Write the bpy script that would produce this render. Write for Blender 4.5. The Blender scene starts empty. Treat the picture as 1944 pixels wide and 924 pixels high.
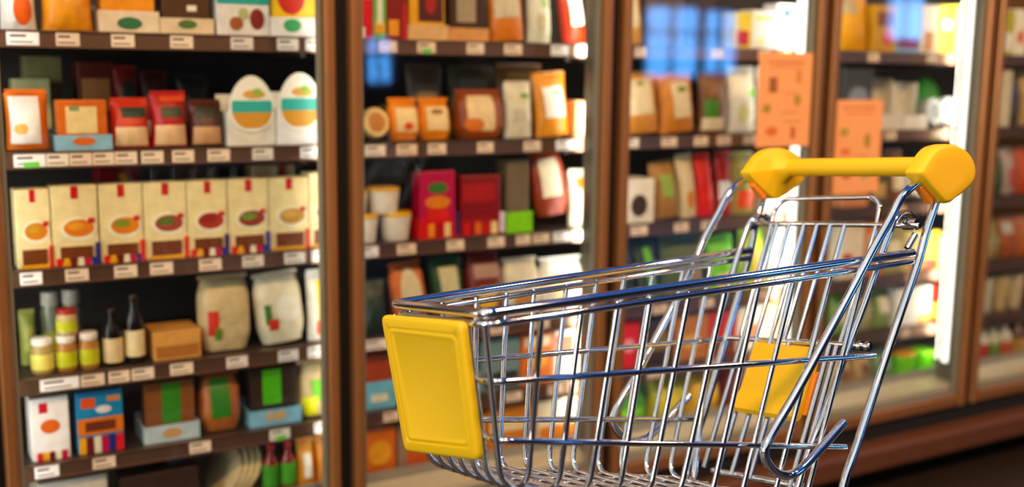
import bpy, bmesh, math, random
from mathutils import Vector, Matrix
random.seed(7)
C = bpy.context.scene.collection
sc = bpy.context.scene

# ------------------------------------------------------------------ camera
H = 1.32                      # eye height above the shop floor
D = 2.3331                    # distance from the eye to the front of the case doors
FPX = 2081.6                  # focal length for a 1944 px wide frame
cam = bpy.data.cameras.new('camera'); camo = bpy.data.objects.new('camera', cam); C.objects.link(camo)
camo.matrix_world = Matrix(((0.863372, 0.069502, -0.499759, 0), (-0.504436, 0.141576, -0.851763, 0), (0.011555, 0.987485, 0.157292, H), (0, 0, 0, 1)))
cam.sensor_width = 36.0; cam.lens = 36.0 * FPX / 1944.0
cam.clip_start = .05; cam.clip_end = 100
cam.dof.use_dof = True; cam.dof.focus_distance = 1.72; cam.dof.aperture_fstop = 1.7
sc.camera = camo
# ------------------------------------------------------------------ world, lamps, exposure
sc.view_settings.view_transform = 'Standard'; sc.view_settings.look = 'None'
sc.view_settings.gamma = 1.0; sc.view_settings.use_curve_mapping = False
sc.view_settings.exposure = 0.0
W = bpy.data.worlds.new('world'); sc.world = W; W.use_nodes = True
nt = W.node_tree; nt.nodes.clear()
wo = nt.nodes.new('ShaderNodeOutputWorld'); bg = nt.nodes.new('ShaderNodeBackground')
tc = nt.nodes.new('ShaderNodeTexCoord'); sx = nt.nodes.new('ShaderNodeSeparateXYZ'); rp = nt.nodes.new('ShaderNodeValToRGB')
nt.links.new(tc.outputs['Generated'], sx.inputs[0]); nt.links.new(sx.outputs['Z'], rp.inputs[0])
nt.links.new(rp.outputs[0], bg.inputs[0]); nt.links.new(bg.outputs[0], wo.inputs[0])
cr = rp.color_ramp
cr.elements[0].position = 0.0; cr.elements[0].color = (.03, .02, .015, 1)
cr.elements[1].position = 1.0; cr.elements[1].color = (.010, .115, .42, 1)
for p, c in ((.36, (.012, .012, .012, 1)), (.58, (.008, .085, .34, 1))):
    e = cr.elements.new(p); e.color = c
# sky shaped for the chrome reflections: pale glow added on the left (-X), blue elsewhere
mrx = nt.nodes.new('ShaderNodeMapRange'); mrx.interpolation_type = 'SMOOTHSTEP'; mrx.inputs[1].default_value = .24; mrx.inputs[2].default_value = -.1
mz = nt.nodes.new('ShaderNodeMapRange'); mz.inputs[1].default_value = -.1; mz.inputs[2].default_value = .1
mm = nt.nodes.new('ShaderNodeMath'); mm.operation = 'MULTIPLY'; mw = nt.nodes.new('ShaderNodeMix'); mw.data_type = 'RGBA'
nt.links.new(sx.outputs['X'], mrx.inputs[0]); nt.links.new(sx.outputs['Z'], mz.inputs[0]); nt.links.new(mrx.outputs[0], mm.inputs[0]); nt.links.new(mz.outputs[0], mm.inputs[1])
nt.links.new(mm.outputs[0], mw.inputs[0]); nt.links.new(rp.outputs[0], mw.inputs[6]); mw.inputs[7].default_value = (.8, .87, .92, 1); nt.links.new(mw.outputs[2], bg.inputs[0])
bg.inputs['Strength'].default_value = 1.0

def area(name, loc, target, sx_, sy_, power, col):
    l = bpy.data.lights.new(name, 'AREA'); l.shape = 'RECTANGLE'; l.size = sx_; l.size_y = sy_; l.energy = power; l.color = col
    o = bpy.data.objects.new(name, l); C.objects.link(o); o.location = loc
    o.rotation_euler = (Vector(target) - Vector(loc)).to_track_quat('-Z', 'Y').to_euler()
    return o
for xl in (-.6, .7, 2.0, 3.3, 4.6):        # the row of warm spot lamps over the aisle
    area('aisle_spot', (xl, .1, 3.0), (xl + .2, D, .8), .22, .22, 31, (1, .56, .23))
area('shop_window_light', (-2.9, .2, 1.7), (1.2, 1.4, .9), .9, 1.8, 70, (1, .97, .92))

# ------------------------------------------------------------------ helpers
def lin(h):
    v = [int(h[i:i+2], 16) / 255 for i in (0, 2, 4)]
    return tuple((x / 12.92 if x <= .04045 else ((x + .055) / 1.055) ** 2.4) for x in v) + (1,)
MATS = {}
def goods(h):
    import colorsys
    r_, g_, b_ = (int(h[i:i+2], 16) / 255 for i in (0, 2, 4)); hh, ss, vv = colorsys.rgb_to_hsv(r_, g_, b_)
    r_, g_, b_ = colorsys.hsv_to_rgb(hh, min(1, ss * 1.2), vv ** 1.15)
    return '%02x%02x%02x' % tuple(int(round(255 * x)) for x in (r_, g_, b_))
def mat(h, rough=.5, metal=0.0, var=.06, emit=0.0, spec=.5, name=None, scale=18.0):
    key = (h, rough, metal, var, emit, spec, scale)
    if key in MATS: return MATS[key]
    m = bpy.data.materials.new(name or 'surface_' + h); m.use_nodes = True
    n = m.node_tree.nodes; l = m.node_tree.links; b = n['Principled BSDF']
    b.inputs['Roughness'].default_value = rough; b.inputs['Metallic'].default_value = metal
    b.inputs['Specular IOR Level'].default_value = spec
    c = lin(h); b.inputs['Base Color'].default_value = c
    if var > 0:
        t = n.new('ShaderNodeTexCoord'); nz = n.new('ShaderNodeTexNoise'); nz.inputs['Scale'].default_value = scale
        mx = n.new('ShaderNodeMix'); mx.data_type = 'RGBA'
        l.new(t.outputs['Object'], nz.inputs['Vector']); l.new(nz.outputs[0], mx.inputs[0])
        mx.inputs[6].default_value = tuple(x * (1 - var) for x in c[:3]) + (1,)
        mx.inputs[7].default_value = tuple(min(1, x * (1 + var)) for x in c[:3]) + (1,)
        l.new(mx.outputs[2], b.inputs['Base Color'])
    if emit > 0:
        b.inputs['Emission Color'].default_value = c; b.inputs['Emission Strength'].default_value = emit
    MATS[key] = m
    return m
def glass_mat():
    m = bpy.data.materials.new('door_glass'); m.use_nodes = True
    n = m.node_tree.nodes; l = m.node_tree.links; n.clear()
    out = n.new('ShaderNodeOutputMaterial'); mx = n.new('ShaderNodeMixShader'); tr = n.new('ShaderNodeBsdfTransparent'); gl = n.new('ShaderNodeBsdfGlossy')
    tr.inputs[0].default_value = (.97, .985, .975, 1); gl.inputs['Roughness'].default_value = .03
    g = n.new('ShaderNodeNewGeometry'); d = n.new('ShaderNodeVectorMath'); d.operation = 'DOT_PRODUCT'
    l.new(g.outputs['Normal'], d.inputs[0]); l.new(g.outputs['Incoming'], d.inputs[1])
    a = n.new('ShaderNodeMath'); a.operation = 'ABSOLUTE'; l.new(d.outputs['Value'], a.inputs[0])
    s = n.new('ShaderNodeMath'); s.operation = 'SUBTRACT'; s.inputs[0].default_value = 1.0; l.new(a.outputs[0], s.inputs[1])
    p = n.new('ShaderNodeMath'); p.operation = 'POWER'; p.inputs[1].default_value = 5.0; l.new(s.outputs[0], p.inputs[0])
    f = n.new('ShaderNodeMath'); f.operation = 'MULTIPLY_ADD'; f.inputs[1].default_value = .95; f.inputs[2].default_value = .045; l.new(p.outputs[0], f.inputs[0])
    l.new(f.outputs[0], mx.inputs[0]); l.new(tr.outputs[0], mx.inputs[1]); l.new(gl.outputs[0], mx.inputs[2]); l.new(mx.outputs[0], out.inputs[0])
    return m
GLASS = glass_mat()

class MB:
    """collects shapes with materials, links them as ONE mesh object"""
    def __init__(s): s.v = []; s.f = []; s.m = []; s.mats = []; s.smooth = []
    def mi(s, m):
        if m not in s.mats: s.mats.append(m)
        return s.mats.index(m)
    def add(s, vs, fs, m, smooth=False):
        b = len(s.v); s.v += [tuple(p) for p in vs]; k = s.mi(m)
        for f in fs: s.f.append([b + i for i in f]); s.m.append(k); s.smooth.append(smooth)
    def box(s, x0, x1, y0, y1, z0, z1, m, bev=0.0):
        if bev <= 0:
            vs = [(x, y, z) for z in (z0, z1) for y in (y0, y1) for x in (x0, x1)]
            s.add(vs, [(0, 2, 3, 1), (4, 5, 7, 6), (0, 1, 5, 4), (2, 6, 7, 3), (0, 4, 6, 2), (1, 3, 7, 5)], m); return
        bm = bmesh.new(); bmesh.ops.create_cube(bm, size=1)
        for v in bm.verts: v.co = Vector(((x0 + x1) / 2 + v.co.x * (x1 - x0), (y0 + y1) / 2 + v.co.y * (y1 - y0), (z0 + z1) / 2 + v.co.z * (z1 - z0)))
        bmesh.ops.bevel(bm, geom=bm.edges[:], offset=bev, segments=2, affect='EDGES', profile=.5)
        bm.verts.index_update(); s.add([v.co[:] for v in bm.verts], [[v.index for v in f.verts] for f in bm.faces], m); bm.free()
    def prism(s, poly, y0, y1, m):      # poly of (x, z), counter-clockwise seen from -Y
        n = len(poly)
        vs = [(x, y0, z) for x, z in poly] + [(x, y1, z) for x, z in poly]
        s.add(vs, [list(range(n)), list(range(2 * n - 1, n - 1, -1))] + [(i, i + n, (i + 1) % n + n, (i + 1) % n) for i in range(n)], m)
    def lathe(s, prof, c, m, n=20, axis='z'):   # prof of (radius, height)
        vs = []; fs = []
        for r_, h in prof:
            for i in range(n):
                a = 2 * math.pi * i / n
                if axis == 'z': vs.append((c[0] + r_ * math.cos(a), c[1] + r_ * math.sin(a), c[2] + h))
                elif axis == 'y': vs.append((c[0] + r_ * math.cos(a), c[1] + h, c[2] + r_ * math.sin(a)))
                else: vs.append((c[0] + h, c[1] + r_ * math.cos(a), c[2] + r_ * math.sin(a)))
        for k in range(len(prof) - 1):
            for i in range(n):
                q = (k * n + i, k * n + (i + 1) % n, (k + 1) * n + (i + 1) % n, (k + 1) * n + i)
                fs.append(q if axis != 'y' else q[::-1])
        fs.append(list(range(n))[::-1]); fs.append([(len(prof) - 1) * n + i for i in range(n)])
        s.add(vs, fs, m, True)
    def tube(s, pts, r_, m, n=10, fillet=0.0, closed=False):
        pts = [Vector(p) for p in pts]
        if fillet > 0: pts = rounded(pts, fillet)
        N = len(pts); vs = []; fs = []
        t0 = (pts[1] - pts[0]).normalized(); up = Vector((0, 0, 1)) if abs(t0.z) < .9 else Vector((0, 1, 0))
        nrm = t0.cross(up).normalized()
        for i, p in enumerate(pts):
            if i == 0: t = t0
            elif i == N - 1: t = (pts[-1] - pts[-2]).normalized()
            else: t = ((pts[i] - pts[i-1]).normalized() + (pts[i+1] - pts[i]).normalized()).normalized()
            nrm = (nrm - t * nrm.dot(t)).normalized(); bi = t.cross(nrm)
            for k in range(n):
                a = 2 * math.pi * k / n; vs.append(p + (nrm * math.cos(a) + bi * math.sin(a)) * r_)
        for i in range(N - 1):
            for k in range(n): fs.append((i * n + k, i * n + (k + 1) % n, (i + 1) * n + (k + 1) % n, (i + 1) * n + k))
        fs.append(list(range(n))[::-1]); fs.append([(N - 1) * n + k for k in range(n)])
        s.add(vs, fs, m, True)
    def loft(s, rings, m, smooth=True, cap=True):
        n = len(rings[0]); vs = [p for r_ in rings for p in r_]; fs = []
        for k in range(len(rings) - 1):
            for i in range(n): fs.append((k * n + i, k * n + (i + 1) % n, (k + 1) * n + (i + 1) % n, (k + 1) * n + i))
        if cap: fs.append(list(range(n))[::-1]); fs.append([(len(rings) - 1) * n + i for i in range(n)])
        s.add(vs, fs, m, smooth)
    def build(s, name, parent=None, loc=(0, 0, 0), rot=(0, 0, 0), xf=None):
        me = bpy.data.meshes.new(name); me.from_pydata([xf(p) for p in s.v] if xf else s.v, [], s.f)
        for m in s.mats: me.materials.append(m)
        me.polygons.foreach_set('material_index', s.m); me.polygons.foreach_set('use_smooth', s.smooth)
        bm = bmesh.new(); bm.from_mesh(me); bmesh.ops.recalc_face_normals(bm, faces=bm.faces[:]); bm.to_mesh(me); bm.free()
        if any(s.smooth): me.set_sharp_from_angle(angle=math.radians(50))
        me.update()
        o = bpy.data.objects.new(name, me); C.objects.link(o); o.location = loc; o.rotation_euler = rot
        if parent: o.parent = parent
        return o
def rounded(pts, r_, seg=6):
    out = [pts[0]]
    for i in range(1, len(pts) - 1):
        a, b, c = pts[i-1], pts[i], pts[i+1]
        u = (a - b); v = (c - b); lu, lv = u.length, v.length; u.normalize(); v.normalize()
        k = min(r_, lu * .45, lv * .45)
        p, q = b + u * k, b + v * k
        for j in range(seg + 1):
            t = j / seg; out.append(p * (1 - t) ** 2 + b * 2 * t * (1 - t) + q * t * t)
    out.append(pts[-1]); return out
def tag(o, label=None, cat=None, group=None, kind=None):
    if label: o['label'] = label
    if cat: o['category'] = cat
    if group: o['group'] = group
    if kind: o['kind'] = kind
    return o
def empty(name, loc, rot=(0, 0, 0)):
    o = bpy.data.objects.new(name, None); C.objects.link(o); o.location = loc; o.rotation_euler = rot; o.empty_display_size = .1
    return o

# ------------------------------------------------------------------ the shop
def floor_mat():
    m = mat('281c13', .4, var=.2, name='shop_floor_tiles', scale=3.0)
    n = m.node_tree.nodes; l = m.node_tree.links
    br = n.new('ShaderNodeTexBrick'); br.offset = 0; br.inputs['Scale'].default_value = 1.0
    br.inputs['Brick Width'].default_value = .4; br.inputs['Row Height'].default_value = .4; br.inputs['Mortar Size'].default_value = .004
    br.inputs['Color1'].default_value = lin('2a1e14'); br.inputs['Color2'].default_value = lin('241a11'); br.inputs['Mortar'].default_value = lin('1c140e')
    t = n.new('ShaderNodeTexCoord'); l.new(t.outputs['Object'], br.inputs['Vector']); l.new(br.outputs[0], n['Principled BSDF'].inputs['Base Color'])
    return m
b = MB(); b.box(-3.5, 19.5, -5.2, D + .85, -.06, 0, floor_mat()); tag(b.build('floor'), kind='structure')
WALL = mat('2a2019', .8, name='shop_wall_paint')
b = MB(); b.box(-3.5, 19.5, D + .85, D + .95, 0, 3.0, WALL); tag(b.build('wall_back'), kind='structure')
# the shop front behind the camera, with its windows onto the blue daylight outside
FY = -5.0
WIN = [(4.1, 4.32, 1.18, 1.58), (7.34, 8.06, 1.26, 2.0), (8.16, 8.62, 1.3, 1.98), (11.1, 11.75, 1.75, 2.4)]
b = MB(); xs = -3.5
for x0, x1, z0, z1 in WIN:
    b.box(xs, x0, FY - .1, FY, 0, 3.0, WALL); b.box(x0, x1, FY - .1, FY, 0, z0, WALL); b.box(x0, x1, FY - .1, FY, z1, 3.0, WALL); xs = x1
b.box(xs, 19.5, FY - .1, FY, 0, 3.0, WALL); tag(b.build('wall_front'), kind='structure')
DAY = mat('4f9aea', .3, emit=20.0, var=.5, name='daylight_window', scale=3.0); FRM = mat('2c241e', .5)
for i, (x0, x1, z0, z1) in enumerate(WIN):
    b = MB(); b.box(x0, x1, FY - .08, FY - .05, z0, z1, DAY); b.box((x0 + x1) / 2 - .02, (x0 + x1) / 2 + .02, FY - .05, FY - .01, z0, z1, FRM)
    b.box(x0, x1, FY - .05, FY - .01, z0 + .62 * (z1 - z0), z0 + .62 * (z1 - z0) + .03, FRM)
    tag(b.build('window_%d' % (i + 1)), kind='structure')

# ------------------------------------------------------------------ the glass-door refrigerated case
XM = [-.5768, .1732, .9232, 1.6732, 2.4232, 3.1732, 3.9232]
SBOT = [.0314, -.2181, -.4665, -.7022, -.8946]           # undersides of the shelf edges, from eye height
ZT = [None] + [H + s + .034 for s in SBOT] + [H - 1.045]
YS = D + .14
BROWN = mat('a8703f', .32, .55, var=.08, name='brown_anodised_aluminium'); DARK = mat('060403', .8, name='black_rubber_gasket')
STEEL = mat('a9a69c', .35, .6, name='satin_steel'); SHELFM = mat('3c302a', .45, .2, name='dark_shelf_steel'); RAILM = mat('94705a', .36, .85, name='brown_ticket_rail')
CREAM = mat('c9bd9e', .3, name='cream_deck_enamel'); BACK = mat('2a2420', .7, name='dark_case_lining'); BUMP = mat('63391f', .4, .1, name='brown_bumper_rail')
LED2 = mat('fffaf0', .5, emit=2.2, var=0, name='soft_light_strip'); LED3 = mat('fffbf4', .5, emit=8.0, var=0, name='light_strip_diffuser'); LED0 = mat('fff6ea', .5, emit=5.0, var=0, name='light_strip_diffuser'); LED = mat('fff6e8', .5, emit=24.0, var=0, name='light_strip_diffuser')
case = tag(empty('refrigerated_display_case', (1.6732, D, 0)), 'long glass-door refrigerated display case with brown frames along the aisle', 'refrigerator')
def cpart(mb, name, parent=None):
    o = mb.build(name, parent or case, xf=lambda p: (p[0] - 1.6732, p[1] - D, p[2])); return o
X0, X1 = XM[0] - .03, XM[-1] + .03
b = MB(); b.box(X0, X1, D + .62, D + .66, .1, 2.2, BACK); cpart(b, 'back_panel')
b = MB(); b.box(X0, X1, D - .02, D + .66, 2.08, 2.3, BROWN, .01); cpart(b, 'top_panel')
for x in (X0 - .03, X1):
    b = MB(); b.box(x, x + .03, D - .01, D + .66, .1, 2.08, BROWN, .004); cpart(b, 'end_panel')
b = MB(); b.box(X0, X1, D + .03, D + .62, .1, H - 1.062, mat('1c1714', .6)); cpart(b, 'base_cabinet')
b = MB(); b.box(X0, X1, D + .09, D + .11, 0.0, .1, mat('0c0a09', .7)); cpart(b, 'kick_plate')
b = MB(); b.box(X0, X1, D - .07, D + .03, H - 1.243, H - 1.168, BUMP, .012); cpart(b, 'bumper_rail')
b = MB(); b.box(X0, X1, D + .005, D + .03, H - 1.168, H - 1.108, DARK); cpart(b, 'base_trim')
b = MB(); b.box(X0, X1, D + .03, D + .6, H - 1.062, H - 1.045, CREAM); b.box(X0, X1, D + .135, D + .15, H - 1.045, H - 1.02, STEEL); cpart(b, 'deck')
def stile_profile(xa, xb, y0, y1):       # a rounded door stile seen from above
    r_ = .007
    return [(xa, y1), (xa, y0 + r_), (xa + r_ * .35, y0 + r_ * .3), (xa + r_, y0), (xb - r_, y0), (xb - r_ * .35, y0 + r_ * .3), (xb, y0 + r_), (xb, y1)]
ZD0, ZD1 = H - 1.108, 2.06
for k in range(6):
    xa, xb = XM[k] + .0175, XM[k+1] - .0175; b = MB()
    for s0, s1 in ((xa, xa + .026), (xb - .026, xb)):
        pr = stile_profile(s0, s1, D - .014, D + .02); n = len(pr)
        b.add([(x, y, ZD0) for x, y in pr] + [(x, y, ZD1) for x, y in pr], [list(range(n))[::-1], list(range(n, 2 * n))] + [(i, (i + 1) % n, (i + 1) % n + n, i + n) for i in range(n)], BROWN)
    b.box(xa + .028, xb - .028, D - .012, D + .02, ZD0, ZD0 + .036, BROWN, .005); b.box(xa + .028, xb - .028, D - .012, D + .02, ZD1 - .05, ZD1, BROWN, .005)
    dr = cpart(b, 'door')
    g = MB(); g.box(xa + .026, xb - .026, D - .001, D + .005, ZD0 + .03, ZD1 - .045, GLASS); cpart(g, 'glass_pane', dr)
    g = MB()
    for s0, s1 in ((xa + .028, xa + .036), (xb - .036, xb - .028)): g.box(s0, s1, D + .006, D + .022, ZD0 + .036, ZD1 - .05, mat('8a8474', .5))
    g.box(xa + .036, xb - .036, D + .006, D + .022, ZD0 + .036, ZD0 + .046, mat('8a8474', .5)); cpart(g, 'gasket', dr)
for k in range(7):
    b = MB(); b.box(XM[k] - .02, XM[k] + .02, D + .0255, D + .115, H - 1.045, 2.08, mat('6a6558', .4, .3), .004); b.box(XM[k] - .03, XM[k] + .03, D + .0225, D + .0255, H - 1.11, 2.08, DARK)
    p = cpart(b, 'mullion')
    g = MB(); g.box(XM[k] - .013, XM[k] + .013, D + .1155, D + .1195, H - .98, 2.04, LED if k > 2 else LED0); cpart(g, 'light_strip', p)
    if k in (4, 5): g = MB(); g.box(XM[k] - .0245, XM[k] - .0202, D + .07, D + (.1 if k == 4 else .09), H - .98, 2.04, LED2); cpart(g, 'light_strip', p)
    if k < 6: g = MB(); g.box(XM[k] + .0202, XM[k] + .0245, D + .06, D + .1, H - .98, 2.04, LED2 if k == 2 else LED3); cpart(g, 'light_strip', p)
for k in range(1, 6):
    for i, s in enumerate(SBOT):
        xa, xb = XM[k] + .003, XM[k+1] - .003; z = H + s
        b = MB(); b.box(xa, xb, YS + .006, D + .6, z + .018, z + .034, SHELFM)
        for xx in (xa + .02, xb - .02): b.box(xx - .006, xx + .006, YS + .05, D + .6, z - .01, z + .018, SHELFM)
        sh = cpart(b, 'shelf')
        g = MB(); g.box(xa, xb, YS, YS + .006, z, z + .036, RAILM); g.box(xa, xb, YS - .005, YS, z, z + .003, RAILM); g.box(xa, xb, YS - .005, YS, z + .033, z + .036, RAILM)
        cpart(g, 'ticket_rail', sh)

# ------------------------------------------------------------------ goods on the shelves
SHELF = [None, 'top shelf', 'second shelf', 'third shelf', 'fourth shelf', 'fifth shelf', 'case floor']
DOOR = ['leftmost door', 'second door', 'third door', 'fourth door', 'rightmost door']
ORD = ['first', 'second', 'third', 'fourth', 'fifth', 'sixth', 'seventh', 'eighth', 'ninth', 'tenth']
NAMES = {'carton': 'food_carton', 'pouch': 'food_pouch', 'bag': 'food_bag', 'pack': 'food_pack', 'jar': 'glass_jar', 'bottle': 'bottle', 'tub': 'plastic_tub', 'cheese': 'cheese_pack', 'display tray': 'display_tray', 'box': 'open_box', 'bread pack': 'bread_pack', 'sausage pack': 'sausage_pack'}
SEQ = {}; USED = {}
def ell(cx, cz, rx, rz, n=20): return [(cx + rx * math.cos(2 * math.pi * i / n), cz + rz * math.sin(2 * math.pi * i / n)) for i in range(n)]
PART = ('label', 'window', 'logo', 'picture', 'tag')
def flat_prints(root, mb, prints, w, h, y, t0=.0008):
    """printed fields on a flat front: plain print stays in the mesh, labels and windows become parts"""
    parts = []
    for i, p in enumerate(prints):
        nm = p[6] if len(p) > 6 else None
        cx, cz = (p[1] - .5) * w, p[2] * h; hw, hh = p[3] * w / 2, p[4] * h / 2
        x0, x1 = max(-w / 2 + .0004, cx - hw), min(w / 2 - .0004, cx + hw); z0, z1 = max(.0006, cz - hh), min(h - .0006, cz + hh)
        m = mat(goods(p[5]), .45, var=.28, scale=45); tgt = mb
        if nm: tgt = MB(); parts.append((nm, tgt))
        th = t0 + .0005 * i
        if p[0] == 'r': tgt.box(x0, x1, y - th, y + .0005, z0, z1, m)
        else: tgt.prism([(min(max(x, -w / 2 + .0004), w / 2 - .0004), min(max(z, .0006), h - .0006)) for x, z in ell((x0 + x1) / 2, (z0 + z1) / 2, (x1 - x0) / 2, (z1 - z0) / 2)], y - th, y + .0005, m)
    return parts
def pillow(mb, m, w, h, d, p=2.4, sh=None, u0=0, u1=1, v0=0, v1=1, off=0.0, nu=14, nv=16, back=True, seed=0, ov=False):
    """a filled bag standing on its base: front (and back) skins; with u/v limits, a label lying on the front skin"""
    rs = random.Random(seed)
    def th(u, v):
        a = max(0.0, 1 - abs(2 * u - 1) ** p)
        bb = .62 + .38 * math.sin(min(1, v / .35) * math.pi / 2) if v < .35 else (max(0.03, math.cos((v - .35) / .65 * math.pi / 2)) ** (.7 if sh is None else .45))
        return d / 2 * (a ** .6) * bb
    def wid(v): return 1 - .06 * math.sin(math.pi * v) if sh is None else 1 - .18 * max(0, abs(2 * v - 1) - .55) / .45
    vs = []; fs = []
    for j in range(nv + 1):
        for i in range(nu + 1):
            s, t = i / nu, j / nv
            if ov:
                a, bq = 2 * s - 1, 2 * t - 1; s = .5 + .5 * a * math.sqrt(1 - bq * bq / 2); t = .5 + .5 * bq * math.sqrt(1 - a * a / 2)
            u = u0 + (u1 - u0) * s; v = v0 + (v1 - v0) * t
            jig = 0 if off else (rs.random() - .5) * .0036 * (1 if 0 < i < nu and 0 < j < nv else 0)
            vs.append(((u - .5) * w * wid(v), -th(u, v) - off + jig, v * h))
    for j in range(nv):
        for i in range(nu):
            a = j * (nu + 1) + i; fs.append((a, a + 1, a + nu + 2, a + nu + 1))
    if back:
        n0 = len(vs)
        for j in range(nv + 1):
            for i in range(nu + 1):
                u, v = i / nu, j / nv; vs.append(((u - .5) * w * wid(v), th(u, v) + .0008, v * h))
        for j in range(nv):
            for i in range(nu):
                a = n0 + j * (nu + 1) + i; fs.append((a, a + nu + 1, a + nu + 2, a + 1))
        for i in range(nu):
            fs.append((i, n0 + i, n0 + i + 1, i + 1)); a = nv * (nu + 1) + i; fs.append((a, a + 1, n0 + a + 1, n0 + a))
        for j in range(nv):
            a = j * (nu + 1); fs.append((a, a + nu + 1, n0 + a + nu + 1, n0 + a)); a += nu; fs.append((a, n0 + a, n0 + a + nu + 1, a + nu + 1))
    mb.add(vs, fs, m, True)
TOPS = {}
def P(door, shelf, kind, X, w, h, desc, cat, color, prints=(), group=None, d=.06, dy=.022, z=0, tilt=0, lid=None, front=.3, fill='', fillprint=(), sh=None, on=0, seq=False):
    zb = ZT[shelf] + z + .0006; where = SHELF[shelf] + ', ' + DOOR[door]; label = desc
    if seq:
        k = (door, shelf, desc); SEQ[k] = SEQ.get(k, 0) + 1; label += ', ' + ORD[SEQ[k] - 1] + ' from left'
    inner = None
    if ' holding ' in label: label, inner = label.split(' holding ')
    lab = label + ', ' + where; name = NAMES[cat]; Y = YS + dy; body = mat(goods(color), .42, var=.28, scale=45); mb = MB(); parts = []
    if on:                                     # stands on the row below
        zb = max(t for (dd, s_, kk, xx), t in TOPS.items() if dd == door and s_ == shelf and kk == kind and abs(xx - X) < .045)
        hh = H_of_on(kind, h, zb, ZT[shelf]); h = hh
    rot = (0, 0, 0); loc = (X, Y, zb)
    if kind in ('carton', 'egg'):
        if kind == 'carton':
            mb.box(-w / 2, w / 2, 0, d, 0, h, body, min(.0022, w * .04)); mb.box(-w * .3, w * .3, d * .45, d * .55, h, h + .0008, body)
            parts = flat_prints(None, mb, prints, w, h, 0)
        else:
            hb = h * .5; rx, rz = w * .46, h * .40; cz = h * .6
            mb.box(-w / 2, w / 2, .004, d, 0, hb, body, .002); mb.box(-w / 2, w / 2, d - .004, d, hb, h * .72, body)
            eg = lambda s, zlo=-1, zhi=1: [(rx * s * math.cos(a) * (1 - .16 * math.sin(a)), cz + rz * s * math.sin(a)) for a in [2 * math.pi * i / 40 for i in range(40)]]
            def cut(poly, lo, hi): return [(x, min(max(zz, lo), hi)) for x, zz in poly]
            card = MB(); card.prism(eg(1), 0.0, .004, mat('fbf7ea', .4)); parts.append(('card', card))
            for lo, hi, c_ in ((cz - .30 * rz, cz + .12 * rz, '35b3a8'), (cz - .86 * rz, cz - .30 * rz, 'd99a2e')):
                card.prism(cut(eg(.9), lo, hi), -.0012, .0005, mat(c_, .4))
            card.prism(ell(rx * .1, cz + .34 * rz, rx * .5, rz * .16), -.0012, .0005, mat('e0a850', .4)); card.prism(ell(rx * .24, cz + .42 * rz, rx * .22, rz * .14), -.002, .0005, mat('9ac040', .4))
    elif kind == 'pouch':
        rot = (-.06, tilt, 0); loc = (X, Y + d / 2, zb + abs(math.sin(tilt)) * w / 2 + .06 * d / 2)
        pillow(mb, body, w, h, d, sh=sh, p=2.4 if sh is None else 5, seed=len(USED)); i = 0
        for p_ in prints:
            i += 1; tg = mb
            if len(p_) > 6: tg = MB(); parts.append((p_[6], tg))
            a0, a1 = max(.02, p_[1] - p_[3] / 2), min(.98, p_[1] + p_[3] / 2); b0, b1 = max(.02, p_[2] - p_[4] / 2), min(.98, p_[2] + p_[4] / 2)
            pillow(tg, mat(goods(p_[5]), .45, var=.28, scale=45), w, h, d, sh=sh, p=2.4 if sh is None else 5, u0=a0, u1=a1, v0=b0, v1=b1, off=.0012 + .0006 * i, nu=8, nv=8, back=False, ov=p_[0] == 'o')
        mb.box(-w * .47, w * .47, -.0018, .0018, h - .002, h + .008, body)
    elif kind == 'tray':
        fh = h * front; t = .003
        mb.box(-w / 2, w / 2, 0, d, 0, t, body); mb.box(-w / 2, w / 2, 0, t, t, fh, body); mb.box(-w / 2, w / 2, d - t, d, t, fh * 1.3, body)
        for s in (-1, 1):
            xs = s * (w / 2 - t / 2); mb.box(xs - t / 2, xs + t / 2, t, d - t, t, fh, body)
        parts = [(n_, q) for n_, q in flat_prints(None, mb, prints, w, h, 0)]
        if not fill: mb.box(-w / 2, w / 2, d - t, d, fh * 1.3, h, body); mb.box(-w / 2, -w / 2 + t, d * .5, d - t, fh, h, body); mb.box(w / 2 - t, w / 2, d * .5, d - t, fh, h, body)
    elif kind == 'tub':
        r_ = w / 2; loc = (X, Y + r_, zb); hl = h * .86
        mb.lathe([(r_ * .78, 0), (r_ * .8, .002), (r_ * .97, hl - .004), (r_ * .99, hl)], (0, 0, 0), body, 24)
        L = MB(); L.lathe([(r_ * .99, hl), (r_, hl + .001), (r_, h - .003), (r_ * .95, h)], (0, 0, 0), mat(goods(lid), .4, var=.28, scale=45), 24); parts.append(('lid', L))
    elif kind == 'jar':
        r_ = w / 2; loc = (X, Y + r_, zb)
        mb.lathe([(r_ * .86, 0), (r_ * .97, .004), (r_ * .97, h * .7), (r_ * .8, h * .78), (r_ * .78, h * .8)], (0, 0, 0), mat(goods(color), .15, var=.28, scale=45), 24)
        L = MB(); L.lathe([(r_ * .84, h * .8), (r_ * .88, h * .81), (r_ * .88, h * .98), (r_ * .82, h)], (0, 0, 0), mat(goods(lid), .35, var=.28, scale=45), 24); parts.append(('lid', L))
        for p_ in prints:
            L = MB(); L.lathe([(r_ * .98, h * .7 * (p_[1] - p_[2] / 2)), (r_ * .98, h * .7 * (p_[1] + p_[2] / 2))], (0, 0, 0), mat(goods(p_[3]), .5, var=.28, scale=45), 24); parts.append(('label', L))
    elif kind == 'bottle':
        r_ = w / 2; loc = (X, Y + r_, zb)
        mb.lathe([(r_ * .9, 0), (r_ * .97, .004), (r_ * .97, h * .58), (r_ * .9, h * .66), (r_ * .42, h * .78), (r_ * .38, h * .92)], (0, 0, 0), mat(goods(color), .12, var=.28, scale=45), 24)
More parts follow.
